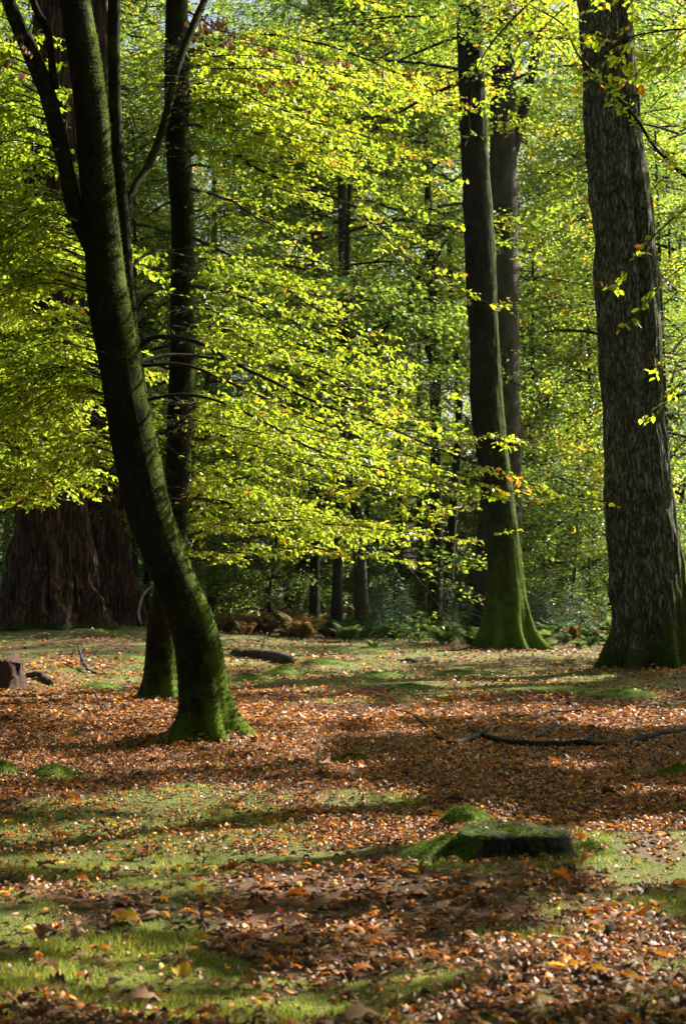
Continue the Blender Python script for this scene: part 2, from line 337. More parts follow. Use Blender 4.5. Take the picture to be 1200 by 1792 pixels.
xs = np.unique(np.concatenate([np.linspace(-2.6, 2.6, 120), np.linspace(-10, 10, 110), np.linspace(-40, 40, 60), np.linspace(-600, 600, 50)]))
ys_ = np.unique(np.concatenate([np.linspace(4, 16, 230), np.linspace(16, 50, 190), np.linspace(-40, 4, 20), np.linspace(50, 130, 60), np.linspace(130, 900, 40)]))
Xg, Yg = np.meshgrid(xs, ys_); Zg = gz(Xg, Yg); nx = len(xs); ny = len(ys_)
mb = MB(); i, j = np.meshgrid(np.arange(ny - 1), np.arange(nx - 1), indexing='ij')
mb.add(np.stack([Xg, Yg, Zg], -1).reshape(-1, 3), [np.stack([i * nx + j, i * nx + j + 1, (i + 1) * nx + j + 1, (i + 1) * nx + j], -1).reshape(-1, 4)], green(Xg, Yg).ravel())
tag(mb.build('ground', ground_mat()), 'leaf strewn woodland floor with moss and soil', kind='structure')

# ------------------------------------------------------------------ trunks
def trunk_pts(tab, d, n, dd=0.0, zb=None):
    """tab: rows of (px, py, width px) from the base upward at distance d"""
    c = []
    for k, (px, py, wd) in enumerate(tab):
        q = P(px, py, d + dd * k / (len(tab) - 1)); c.append([*q, wd * .5 / F * (d + dd * k / (len(tab) - 1))])
    c = np.array(c)
    b = c[0].copy(); b[2] = gz(b[0], b[1]) - .12
    if c[0, 2] - b[2] > .02: c = np.vstack([b, c])
    return catmull(c, n)
def trunk(name, tab, d, mat, parent, ns=48, n=120, flare=.6, fh=.5, lobes=5, ph=0.0, moss=None, furrow=0.0, fscale=14.0, lump=.06, dd=0.0, loc=None, twist=0.0, flute=0.0, groove=False, gnarl=0.0):
    c = trunk_pts(tab, d, n, dd); pts = c[:, :3]; rad = c[:, 3]; z0 = gz(pts[0, 0], pts[0, 1])
    def disp(th, s, p):
        z = p[..., 2] - z0
        f = flare * np.exp(-np.maximum(z, 0) / fh) * (.45 + .55 * np.clip(np.cos(lobes * th + ph + .6 * np.sin(2 * th)), -.6, 1))
        r = 1 + f + lump * 2 * (fbm(p * 2.2, 5, 2) - .5)
        if flute: r = r + flute * np.cos(3 * th + ph + z * .12) 
        if groove: r = r - .34 * np.exp(-((th - 3.5 - .012 * (z - 6)) / .15) ** 2) * sstep(2.0, 6.0, z) - .10 * np.exp(-((th - 3.2) / .16) ** 2 - ((z - 4.3) / .5) ** 2)
        if gnarl: r = r + gnarl * np.exp(-np.maximum(z, 0) / 1.1) * (fbm(p * 2.6, 15, 3) - .5) * 2
        if furrow:
            a = th + twist * z
            q = np.stack([np.cos(a) * fscale, np.sin(a) * fscale, z * 1.1], -1)
            r = r + furrow * (np.abs(fbm(q, 11, 2) - .5) * 4 - .6)
        return r
    mb = MB()
    tube(mb, pts, rad, ns, (lambda V: moss(V, z0)) if moss else 0.0, disp)
    return mb.build(name, mat, parent, loc=loc)
def base_of(tab, d):
    x, y = P(tab[0][0], 0, d)[:2]; return (float(x), float(y), float(gz(x, y)))
def moss_base(h, amt=.9, side=0.0, top=.2, ns=48):
    def f(V, z0):
        Q = V.reshape(-1, ns, 3); d = nrm(Q - Q.mean(1, keepdims=True)); sd_ = (d[..., 0] * .95 + d[..., 1] * .2 + d[..., 2]).reshape(-1)
        return amt * np.exp(-np.maximum(V[:, 2] - z0, 0) / h) + top + side * np.clip(sd_, -.4, 1)
    return f

EMP = {}
LEAN = [(362, 1300, 96), (355, 1200, 85), (338, 1100, 78), (300, 1000, 74), (262, 900, 80), (240, 800, 78), (220, 700, 74), (203, 600, 73), (187, 500, 69), (178, 400, 62), (168, 300, 60), (160, 200, 56), (147, 100, 56), (131, 0, 53), (112, -150, 48), (95, -300, 44), (85, -600, 34), (95, -900, 22)]
DL = 15.0
b = base_of(LEAN, DL)
lean = thing('beech_tree', b, 'leaning mossy beech with a bent dark trunk nearest the camera', 'tree')
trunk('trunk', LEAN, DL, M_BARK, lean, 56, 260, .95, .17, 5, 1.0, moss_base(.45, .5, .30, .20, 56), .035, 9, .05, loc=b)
def limb(name, tab, d, parent, mat=M_BARK, n=50, ns=14, dd=0.0, loc=None, moss=.28):
    c = []
    for k, (px, py, wd) in enumerate(tab):
        dk = d + dd * k / (len(tab) - 1); c.append([*P(px, py, dk), wd * .5 / F * dk])
    c = catmull(np.array(c), n); mb = MB()
    tube(mb, c[:, :3], c[:, 3], ns, moss, lambda th, s, p: 1 + .14 * (fbm(p * 9, 3, 2) - .5))
    return mb.build(name, mat, parent, loc=loc)
limb('limb', [(172, 460, 30), (152, 415, 30), (130, 360, 30), (115, 290, 28), (100, 230, 30), (85, 170, 30), (62, 110, 31), (35, 50, 28), (15, 0, 24), (-10, -80, 20), (-40, -250, 12)], 15.0, lean, loc=b)
limb('limb', [(97, 155, 16), (92, 120, 14), (90, 90, 13), (82, 50, 14), (62, 12, 13), (50, -40, 12), (30, -150, 7)], 15.0, lean, loc=b)
limb('limb', [(246, 800, 20), (258, 740, 20), (250, 690, 18), (238, 620, 21), (230, 560, 21), (218, 430, 24), (212, 350, 24), (204, 250, 23), (200, 100, 22), (200, 0, 22), (205, -200, 18), (215, -500, 10)], 15.3, lean, n=90, loc=b)
limb('limb', [(218, 372, 12), (235, 330, 13), (262, 285, 14), (288, 215, 14), (310, 120, 13), (340, 40, 13), (365, -20, 11), (400, -150, 7)], 15.5, lean, dd=1.2, loc=b)

UPR = [(285, 1215, 66), (286, 1100, 56), (297, 1000, 46), (303, 950, 44), (311, 900, 43), (312, 800, 45), (316, 700, 44), (320, 600, 45), (321, 500, 44), (321, 400, 43), (316, 320, 42), (311, 250, 42), (309, 100, 41), (310, 0, 38), (314, -200, 34), (318, -500, 26), (325, -800, 14)]
DU = 20.5
b2 = base_of(UPR, DU)
upr = thing('beech_tree', b2, 'straight dark beech rising just behind the leaning mossy trunk', 'tree')
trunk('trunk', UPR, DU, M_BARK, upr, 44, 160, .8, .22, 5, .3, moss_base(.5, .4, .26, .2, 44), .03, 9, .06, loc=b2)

MID = [(890, 1142, 84), (887, 1100, 76), (883, 1000, 62), (876, 900, 54), (862, 800, 54), (851, 700, 57), (847, 600, 51), (842, 500, 53), (838, 400, 52), (832, 300, 48), (827, 200, 48), (820, 0, 43), (812, -200, 40), (805, -500, 34), (800, -900, 22)]
DM = 38.5
b3 = base_of(MID, DM)
mid = thing('beech_tree', b3, 'tall beech whose flared mossy foot stands left of the great oak', 'tree')
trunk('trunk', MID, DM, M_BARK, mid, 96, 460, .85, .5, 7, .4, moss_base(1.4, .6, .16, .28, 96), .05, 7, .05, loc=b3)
REAR = [(871, 1085, 86), (872, 1000, 82), (873, 950, 79), (878, 800, 66), (879, 650, 58), (880, 500, 54), (880, 300, 48), (879, 150, 45), (877, 0, 42), (876, -200, 36), (875, -500, 20)]
b4 = base_of(REAR, 51.0)
rear = thing('beech_tree', b4, 'pale grey beech half hidden behind the mossy footed beech', 'tree')
trunk('trunk', REAR, 51.0, M_GREY, rear, 40, 110, .3, .8, 5, .2, moss_base(1.0, .3, 0, 0, 40), .03, 8, .05, loc=b4)
limb('limb', [(890, 290, 20), (905, 235, 20), (916, 190, 20), (930, 130, 18), (945, 40, 16), (955, -60, 13)], 51.0, rear, M_DARK, loc=b4)
OAK = [(1140, 1185, 132), (1140, 1100, 128), (1131, 1000, 127), (1122, 900, 123), (1114, 800, 115), (1108, 700, 110), (1103, 600, 110), (1098, 500, 110), (1092, 400, 105), (1082, 300, 103), (1071, 200, 98), (1067, 100, 95), (1059, 0, 91), (1045, -200, 84), (1030, -500, 70), (1020, -900, 44)]
DO = 27.6
b5 = base_of(OAK, DO)
oak = thing('oak_tree', b5, 'massive oak with deeply furrowed grey bark and mossy roots', 'tree')
trunk('trunk', OAK, DO, M_OAK, oak, 220, 420, .55, .42, 7, 1.2, moss_base(1.0, .75, .42, .12, 220), .085, 6.5, .06, loc=b5, flute=.05, twist=.05, groove=True)
RED1 = [(94, 1118, 164), (94, 1050, 147), (94, 1000, 138), (93, 900, 128), (95, 750, 117), (97, 600, 107), (99, 300, 89), (102, 0, 73), (105, -400, 52), (107, -1000, 22)]
b6 = base_of(RED1, 42.0)
red1 = thing('redwood_tree', b6, 'huge reddish redwood trunk with a sunlit fluted foot', 'tree')
trunk('trunk', RED1, 42.0, M_RED, red1, 240, 380, .55, .8, 7, .5, moss_base(.22, .9, 0, -.1, 240), .16, 7, .08, loc=b6, gnarl=.35)
RED2 = [(203, 1092, 74), (200, 1040, 70), (190, 950, 60), (180, 800, 55), (174, 600, 50), (170, 300, 44), (168, 0, 38), (165, -400, 26), (165, -900, 12)]
b7 = base_of(RED2, 47.5)
red2 = thing('redwood_tree', b7, 'slimmer redwood just behind and right of the huge one', 'tree')
trunk('trunk', RED2, 47.5, M_RED, red2, 160, 260, .85, .9, 6, 1.5, moss_base(.22, .6, 0, -.1, 160), .18, 6, .10, loc=b7, gnarl=.35)

# ------------------------------------------------------------------ leafy boughs
def open_view(p):
    '''sprays keep clear of the stems they grow from'''
    px, py = to_px(p); xu = np.interp(py, [0, 250, 400, 600, 800, 950], [310, 311, 321, 320, 312, 303]); xl = np.interp(py, [0, 200, 400, 600, 800, 1000], [131, 160, 178, 203, 240, 300])
    hide = ((np.abs(px - xu) < 27) & (p[:, 1] < 20.6) & (py < 1000)) | ((np.abs(px - xl) < 44) & (p[:, 1] < 15.1))
    hide |= ((np.abs(px - 600) < 22) & (py > 335) & (py < 520)) | ((np.abs(px - 757) < 24) & (py > 490) & (py < 740)) | ((np.abs(px - 690) < 55) & (np.abs(py - 505) < 50))
    return ~hide | (rng.random(len(p)) < .05)
def open_seed(p):
    px, py = to_px(p); return open_view(p) & ((px < 1230) | shade_keep(p))
def bough(parent, ctrl, r0=.03, W=.9, step=.16, leaf=.055, dens=1.0, t0=.12, droop=.10, mat=M_BEECH, rb=(0., .9), loc=(0, 0, 0), label=None, tilt=.15, nj=.55, hang=False, keep=open_view, name='bough', fname='foliage', mbw=None, mbl=None):
    ctrl = np.asarray(ctrl, float); M = catmull(ctrl, 48)
    seg = np.linalg.norm(np.diff(M, axis=0), axis=1); Lm = seg.sum(); cum = np.concatenate([[0], np.cumsum(seg)]) / Lm
    env = np.sin(np.linspace(0, np.pi, 48))[:, None]
    M = M + env * .05 * Lm * .3 * (np.stack([fbm(M * 1.7 + k * 9, 4, 3) for k in range(3)], -1) - .5)
    own = mbw is None
    if own: mbw, mbl = MB(), MB()
    tube(mbw, M, r0 * .8 * (1 - .88 * cum ** .8), 7, .2)
    ns = max(4, int(Lm * (1 - t0) / step * dens ** .5)); t = np.sort(t0 + (1 - t0) * (np.arange(ns) + rng.random(ns) * .8) / ns)
    T = nrm(np.gradient(M, axis=0)); B = np.stack([np.interp(t, cum, M[:, k]) for k in range(3)], -1); Tt = nrm(np.stack([np.interp(t, cum, T[:, k]) for k in range(3)], -1))
    sgn = np.where(np.arange(ns) % 2, 1., -1.)[:, None]; S = nrm(np.cross(Tt, [0, 0, 1.])) * sgn
    ang = np.radians(rng.normal(52, 10, ns))[:, None]
    D = nrm(Tt * np.cos(ang) + S * np.sin(ang) + np.array([0, 0, 1.]) * rng.normal(0, tilt, ns)[:, None])
    l = W * (1 - .72 * t ** 1.6) * rng.uniform(.55, 1.1, ns) * np.minimum(1, .45 + 2.2 * (t - t0 + .03))
    u = np.linspace(0, 1, 7)
    def curve(B, D, l, T_, k1, k2):
        s = (u[None, :] * l[:, None])[..., None]
        return B[:, None] + D[:, None] * s + T_[:, None] * s ** 2 * k1 / np.maximum(l, .05)[:, None, None] - np.array([0, 0, 1.]) * s ** 2 * k2 / np.maximum(l, .05)[:, None, None] * l[:, None, None]
    C2 = curve(B, D, l, Tt, .22, droop)
    k2 = np.ones(ns, bool) if keep is not shade_keep else keep(C2[:, 3])
    tubes(mbw, C2[k2], ((np.maximum(r0 * .22 * (1 - t * .6), .003))[:, None] * (1 - .75 * u)[None])[k2], 3, .1)
    # tertiary twigs
    n3 = np.maximum(2, (l / .105 * dens ** .5).astype(int)); id2 = np.repeat(np.arange(ns), n3)
    k3 = np.concatenate([np.arange(k) for k in n3]); s3 = .12 + .88 * (k3 + rng.random(len(k3)) * .7) / n3[id2]
    def at(C, idx, s):
        f = np.clip(s, 0, .9999) * 6; i0 = f.astype(int); w_ = (f - i0)[:, None]
        return C[idx, i0] * (1 - w_) + C[idx, i0 + 1] * w_, nrm(C[idx, i0 + 1] - C[idx, i0])
    B3, T3 = at(C2, id2, s3)
    S3 = nrm(np.cross(T3, np.array([0, 0, 1.]) + rng.normal(0, .25, (len(id2), 3)))) * np.where(k3 % 2, 1., -1.)[:, None]
    a3 = np.radians(rng.normal(48, 10, len(id2)))[:, None]
    D3 = nrm(T3 * np.cos(a3) + S3 * np.sin(a3) + np.array([0, 0, 1.]) * rng.normal(-.03, .14, len(id2))[:, None])
    l3 = (.30 * (1 - s3) * l[id2] + .07) * rng.uniform(.7, 1.3, len(id2))
    C3 = curve(B3, D3, l3, T3, .2, droop * 2)
    k3_ = np.ones(len(id2), bool) if keep is not shade_keep else keep(B3)
    tubes(mbw, C3[k3_][:, ::3], np.array([.0022, .0016, .001])[None] * np.ones((k3_.sum(), 1)), 3, .05)
    # leaves along the twigs
    n4 = np.maximum(2, (l3 / .026).astype(int)); id3 = np.repeat(np.arange(len(id2)), n4)
    k4 = np.concatenate([np.arange(k) for k in n4]); s4 = (k4 + .6 + rng.random(len(k4)) * .4) / n4[id3]
    p4, t4 = at(C3, id3, s4)
    n5 = np.maximum(2, (l / .033).astype(int)); id5 = np.repeat(np.arange(ns), n5)
    k5 = np.concatenate([np.arange(k) for k in n5]); s5 = .2 + .8 * (k5 + rng.random(len(k5))) / n5[id5]
    p5, t5 = at(C2, id5, s5)
    p = np.vstack([p4, p5]); tt = np.vstack([t4, t5]); kk = np.concatenate([k4, k5]); N = len(p)
    nor = nrm(np.array([0, 0, 1.]) + rng.normal(0, nj, (N, 3)))
    sd = nrm(np.cross(tt, nor)) * np.where(kk % 2, 1., -1.)[:, None]
    la = np.radians(rng.normal(48, 18, N))[:, None]
    dr = nrm(tt * np.cos(la) + sd * np.sin(la) + np.array([0, 0, -1.]) * np.abs(rng.normal(.12, .2, N))[:, None])
    if hang: dr = nrm(np.array([0, 0, -1.]) + rng.normal(0, .28, (N, 3))); nor = nrm(rng.normal(0, 1, (N, 3)))
    L = leaf * rng.uniform(.45, 1.3, N)
    clump = fbm(p * 2.3, 51, 2)
    tcol = np.concatenate([t[id2[id3]], t[id5]])
    a = np.clip(rb[0] + (rb[1] - rb[0]) * (.25 + .9 * (clump - .5) + .45 * rng.random(N) + .22 * tcol ** 2) + (rng.random(N) < .05) * .35, 0, 1)
    ok = np.ones(N, bool) if keep is None else keep(p)
    leaves(mbl, p[ok], dr[ok], nor[ok], L[ok], L[ok] * rng.uniform(.58, .75, ok.sum()), a[ok])
    if own:
        o = mbw.build(name, M_TWIG, parent, loc=loc); f = mbl.build(fname, mat, o, smooth=False)
        if loc is not None:
            me = f.data; co = np.empty(len(me.vertices) * 3, np.float32); me.vertices.foreach_get('co', co)
            co = co.reshape(-1, 3) - np.asarray(loc, np.float32); me.vertices.foreach_set('co', co.ravel()); me.update()
        if label: o['label'] = label
        return N
NL = 0
def B3D(rows): return [P(*r) for r in rows]
# explicit boughs seen in the photograph (px, py, distance)
main = [
 (lean, [(240, 612, 15.3), (272, 590, 15.1), (340, 598, 14.8), (420, 640, 14.5), (520, 690, 14.2), (640, 730, 14.0), (800, 800, 13.7), (930, 850, 13.5), (1066, 880, 13.4)], .030, .62, (0.25, 1.0)),
 (lean, [(250, 640, 15.3), (330, 640, 14.9), (450, 690, 14.6), (600, 752, 14.2), (760, 815, 13.9), (900, 862, 13.6), (1000, 880, 13.5)], .022, .5, (0.3, 1.0)),
 (upr, [(334, 985, 20.3), (400, 968, 18.4), (520, 958, 17), (640, 972, 16.2), (740, 985, 15.8)], .02, .7, (0, .9)),
 (lean, [(240, 635, 15.3), (300, 622, 15.6), (400, 632, 15.9), (520, 668, 16.2), (650, 708, 16.4), (800, 756, 16.6), (925, 778, 16.8)], .026, .8, (0, .9)),
 (upr, [(330, 585, 20.0), (380, 580, 18.5), (450, 608, 17), (560, 650, 16), (660, 700, 15.4), (780, 760, 15)], .035, .9, (0, .9)),
 (lean, [(255, 700, 15.3), (330, 690, 15.0), (420, 715, 14.7), (560, 790, 14.3), (700, 830, 14), (820, 860, 14), (875, 872, 13.9)], .022, .8, (0, .95)),
 (upr, [(332, 940, 20.2), (380, 918, 18.5), (450, 914, 17.0), (560, 914, 15.8), (680, 928, 15.2), (800, 942, 15), (870, 938, 14.8)], .030, .9, (.1, .9)),
 (upr, [(332, 890, 20.2), (352, 862, 18.8), (400, 842, 17.6), (500, 836, 16.6), (640, 870, 16), (770, 912, 15.6)], .028, .9, (.1, .95)),
 (upr, [(335, 780, 20.2), (400, 778, 18.6), (500, 800, 17.2), (620, 840, 16.4), (760, 880, 16)], .028, .9, (0, .9)),
 (upr, [(338, 700, 20.2), (420, 706, 18.8), (520, 740, 17.6), (640, 790, 17), (740, 830, 16.6)], .028, .9, (0, .9)),
 (upr, [(332, 265, 20.0), (400, 270, 18.5), (480, 312, 17.2), (560, 340, 16.4), (620, 362, 16), (700, 440, 15.4), (760, 480, 15), (830, 520, 14.8), (893, 545, 14.6)], .034, .62, (.1, .95)),
 (upr, [(336, 415, 20.0), (420, 455, 18.5), (520, 520, 17.4), (640, 590, 16.6), (720, 640, 16.2)], .03, .8, (0, .85)),
 (upr, [(336, 500, 20.0), (420, 520, 18.3), (520, 566, 17.2), (620, 610, 16.5), (700, 650, 16)], .03, .8, (0, .9)),
 (upr, [(332, 330, 20.0), (400, 350, 18.5), (480, 400, 17.2), (570, 470, 16.4), (640, 500, 16)], .026, .75, (0, .8)),
 (lean, [(232, 560, 15.4), (262, 516, 15.2), (320, 520, 15), (400, 560, 14.8), (500, 620, 14.5)], .018, .6, (0, .8)),
 (lean, [(225, 470, 15.4), (270, 440, 15.8), (340, 450, 16.4), (450, 470, 17), (560, 500, 17.4)], .02, .8, (0, .85)),
 (upr, [(330, 190, 20.0), (420, 180, 18.8), (520, 200, 18), (640, 240, 17.4), (760, 280, 17)], .03, .9, (.1, .95)),
 (upr, [(330, 90, 20.0), (420, 60, 19.2), (540, 70, 18.4), (680, 120, 17.6), (800, 180, 17)], .03, 1.0, (.1, .95)),
 (lean, [(240, 640, 15.4), (262, 740, 15.6), (320, 800, 15.7), (420, 850, 15.4), (520, 890, 15)], .016, .65, (0, .95)),
]
for par, rows, r0, W, rb in main:
    bb = b if par is lean else b2
    NL += bough(par, B3D(rows), r0, W, .15, .054, 1.0, rb=rb, loc=bb, t0=.14)
# further sprays filling the same two crowns
for k in range(26):
    sy = rng.choice([rng.uniform(-60, 230), rng.uniform(420, 880), rng.uniform(480, 880)]); s0 = rng.uniform(15.5, 19.5); ln = rng.uniform(260, 470); sl = rng.uniform(.12, .42)
    d1 = s0 - rng.uniform(0, 3)
    rows = [(320, sy, 20.2), (350 + rng.uniform(0, 30), sy + rng.uniform(-25, 10), s0 + .8), (350 + ln * .5, sy + ln * .5 * sl * .8, (s0 + d1) / 2), (350 + ln, min(sy + ln * sl, rng.uniform(850, 965)), d1)]
    NL += bough(upr, B3D(rows), .024, .85, .17, .055, 1.0, rb=(0, .82), loc=b2)
for k in range(42):                                     # left side sprays of the leaning tree
    sy = rng.uniform(-30, 830); s0 = 15 + rng.uniform(-.4, .6); ln = rng.uniform(150, 330); sl = rng.uniform(.05, .45); d1 = s0 + rng.uniform(-.8, 3.2)
    sx = np.interp(sy, [-60, 0, 110, 250, 400, 900], [0, 10, 58, 100, 140, 245])
    rows = [(sx, sy, s0), (sx - ln * .3, sy - 18, s0 * .7 + d1 * .3), (sx - ln * .65, sy + ln * sl * .4, (s0 + d1) / 2), (sx - ln, min(sy + ln * sl, rng.uniform(840, 945)), d1)]
    NL += bough(lean, B3D(rows), .010, .8, .16, .055, 1.0, rb=(0, .85), loc=b, t0=.06)
for k in range(24):
    sy = rng.uniform(-60, 520); s0 = 15.2 + rng.uniform(0, .6); ln = rng.uniform(120, 260); sl = rng.uniform(.05, .4); d1 = s0 + rng.uniform(.5, 4.5)
    sx = np.interp(sy, [-60, 0, 110, 250, 400, 900], [0, 10, 58, 100, 140, 245])
    rows = [(sx, sy, s0), (sx - ln * .3, sy - 18, s0 * .7 + d1 * .3), (sx - ln * .65, sy + ln * sl * .4, (s0 + d1) / 2), (sx - ln, sy + ln * sl, d1)]
    NL += bough(lean, B3D(rows), .010, .9, .15, .055, 1.0, rb=(0, .9), loc=b, t0=.06)
for k in range(14):
    sy = rng.uniform(-80, 300); s0 = rng.uniform(15.5, 19.5); ln = rng.uniform(200, 430); sl = rng.uniform(.05, .35); d1 = s0 - rng.uniform(0, 2.5)
    NL += bough(upr, B3D([(318, sy, 20.3), (350 + rng.uniform(0, 30), sy + rng.uniform(-25, 10), s0 + .8), (350 + ln * .5, sy + ln * .5 * sl * .8, (s0 + d1) / 2), (350 + ln, sy + ln * sl, d1)]), .022, .9, .16, .05, 1.0, rb=(.05, .9), loc=b2)
for k in range(12):
    sy = rng.uniform(560, 830); s0 = 15.2 + rng.uniform(0, .5); ln = rng.uniform(120, 270); sl = rng.uniform(.25, .5); d1 = s0 + rng.uniform(.5, 4.0); sx = np.interp(sy, [400, 900], [140, 245])
    NL += bough(lean, B3D([(sx, sy, s0), (sx - ln * .3, sy - 14, s0 * .7 + d1 * .3), (sx - ln * .65, sy + ln * sl * .4, (s0 + d1) / 2), (sx - ln, min(sy + ln * sl, rng.uniform(850, 955)), d1)]), .013, .8, .15, .052, 1.0, rb=(0, .88), loc=b)
# withered brown leaves still hanging in the upper crown
for rows in ([(330, 20, 20), (380, 50, 17.5), (470, 85, 16), (600, 110, 15.2), (730, 135, 14.8)], [(335, 142, 20), (400, 143, 17.5), (500, 142, 16.2), (620, 150, 15.6)], [(340, 60, 20), (420, 110, 17), (520, 180, 16), (560, 230, 15.8)]):
    NL += bough(upr, B3D(rows), .018, .42, .2, .062, .55, mat=M_DRY, rb=(0, .9), loc=b2, hang=True, label='brown withered bough with curled hanging leaves', fname='withered_leaves', droop=.3)
NL += bough(lean, B3D([(62, 30, 15), (40, 70, 14.6), (28, 110, 14.4), (50, 150, 14.3)]), .01, .22, .12, .06, .5, mat=M_DRY, rb=(0, .7), loc=b, hang=True, label='brown withered bough with curled hanging leaves', fname='withered_leaves')

# ------------------------------------------------------------------ beeches at the side, most of them unseen and added to shade the floor
def side_tree(x, y, h, r, label, nb, zlow, R, seed_rows=(), lf=.075, dn=.9):
    bz = (x, y, float(gz(x, y)))
    o = thing('beech_tree', bz, label, 'tree', 'beeches beside the clearing')
    tp = catmull([[x, y, bz[2] - .2, r * 1.25], [x + .1, y, bz[2] + 1, r], [x + .2, y + .1, h * .4, r * .8], [x, y + .2, h * .75, r * .45], [x, y, h, .03]], 60)
    m = MB(); tube(m, tp[:, :3], tp[:, 3], 24, .25, lambda th, s, p: 1 + .4 * np.exp(-np.maximum(p[..., 2] - bz[2], 0) / .4) * (.5 + .5 * np.cos(5 * th)) + .1 * (fbm(p * 2, 6, 2) - .5)); m.build('trunk', M_BARK, o, loc=bz)
    mw, ml = MB(), MB()
    for k in range(nb):
        z = zlow + (h * .93 - zlow) * ((k + rng.random()) / nb) ** 1.15; az = k * 2.4 + rng.normal(0, .3)
        ln = R * (1 - .7 * ((z - zlow) / (h - zlow)) ** 1.5) * rng.uniform(.65, 1.05); dz = np.array([math.cos(az), math.sin(az), 0])
        p0 = np.array([x, y, z]); c = [p0, p0 + dz * ln * .35 + [0, 0, ln * .18], p0 + dz * ln * .7 + [0, 0, ln * .2], p0 + dz * ln + [0, 0, ln * .08]]
        bough(None, c, .03, ln * .45, .30, lf, dn, keep=shade_keep, mbw=mw, mbl=ml, rb=(0, .8))
    cw = mw.build('crown', M_TWIG, o, loc=bz); fo = ml.build('foliage', M_BEECH, cw, False, loc=bz)
    for rows, r0, W in seed_rows:
        bough(o, rows, r0, W, .16, .056, .9, loc=bz, rb=(.05, .85), t0=.2, keep=open_seed)
    return o
side_tree(5.6, 12.6, 15, .24, 'beech beyond the picture edge whose dark branch crosses the upper right corner', 46, 3.4, 4.6, [
    ([P(1560, 480, 12.8), P(1330, 410, 12.9), P(1200, 310, 13), P(1150, 260, 13), P(1110, 205, 13), P(1060, 150, 13.1), P(1010, 95, 13.2), P(985, 45, 13.2), P(930, 10, 13.3), P(860, -30, 13.4)], .034, .5),
    ([P(1500, 180, 12.8), P(1300, 60, 13.2), P(1120, 60, 13.6), P(1040, 110, 14), P(960, 170, 14.3)], .022, .6),
    ([P(1520, 300, 12.8), P(1330, 300, 12.6), P(1180, 380, 12.5), P(1090, 480, 12.4), P(1050, 530, 12.4)], .02, .45),
    ([P(1400, -200, 13), P(1150, -120, 13.2), P(980, -40, 13.5), P(850, 90, 13.8), P(820, 200, 14), P(830, 250, 14)], .026, .62),
    ([P(1400, -100, 13), P(1150, -60, 14), P(980, 20, 15), P(900, 130, 15.4), P(880, 230, 15.6)], .022, .6),
    ([P(1520, 420, 12.8), P(1330, 560, 12.8), P(1220, 640, 12.8), P(1130, 740, 12.8)], .016, .4),
    ([P(1500, 60, 12.8), P(1330, 10, 13), P(1210, 50, 13.2), P(1120, 120, 13.5), P(1060, 190, 13.7)], .016, .55),
    ([P(1450, -150, 12.8), P(1250, -80, 13.4), P(1130, -20, 14), P(1040, 50, 14.4), P(1000, 110, 14.6)], .018, .6),
    ([P(1520, 520, 12.8), P(1330, 520, 12.6), P(1210, 580, 12.5), P(1150, 640, 12.5)], .012, .4),
    ([P(1520, 150, 12.8), P(1330, 170, 13.2), P(1220, 240, 13.5), P(1150, 320, 13.7)], .014, .5),
    ([P(1520, 380, 12.8), P(1300, 440, 12.9), P(1190, 470, 12.9), P(1100, 560, 12.9)], .016, .4)])
side_tree(7.8, 9.0, 17, .3, 'unseen beech added beyond the picture edge to shade the nearest leaves', 32, 3.8, 5.4, lf=.10)
side_tree(10.6, 17.8, 18, .3, 'unseen beech added beyond the picture edge to shade the middle of the clearing', 56, 4.2, 5.6, lf=.10)
side_tree(12.6, 11.5, 19, .3, 'unseen tall beech added beyond the picture edge to shade the foreground', 32, 6.0, 5.6, lf=.11)
side_tree(14.5, 23.0, 19, .34, 'unseen beech added beyond the picture edge to shade the far side of the clearing', 50, 5.5, 6.0, lf=.11)
side_tree(11.5, 30.0, 20, .34, 'unseen beech added right of the great oak to shade the far ground', 46, 5.0, 5.0, lf=.11)
side_tree(19.0, 42.0, 20, .34, 'unseen beech added beyond the picture edge to shade the far leaves', 46, 5.0, 6.0, lf=.12)
side_tree(17.0, 33.0, 20, .34, 'unseen beech added beyond the picture edge to shade the mossy trees', 40, 6.0, 6.0, lf=.12)
side_tree(-7.6, 25.0, 16, .2, 'beech beyond the left edge whose sprays hang before the redwoods', 90, 2.5, 5.4, lf=.075, dn=1.0)
side_tree(-5.2, 8.5, 15, .25, 'beech beyond the picture edge left of the nearest leaves', 30, 6.5, 4.6, lf=.09)

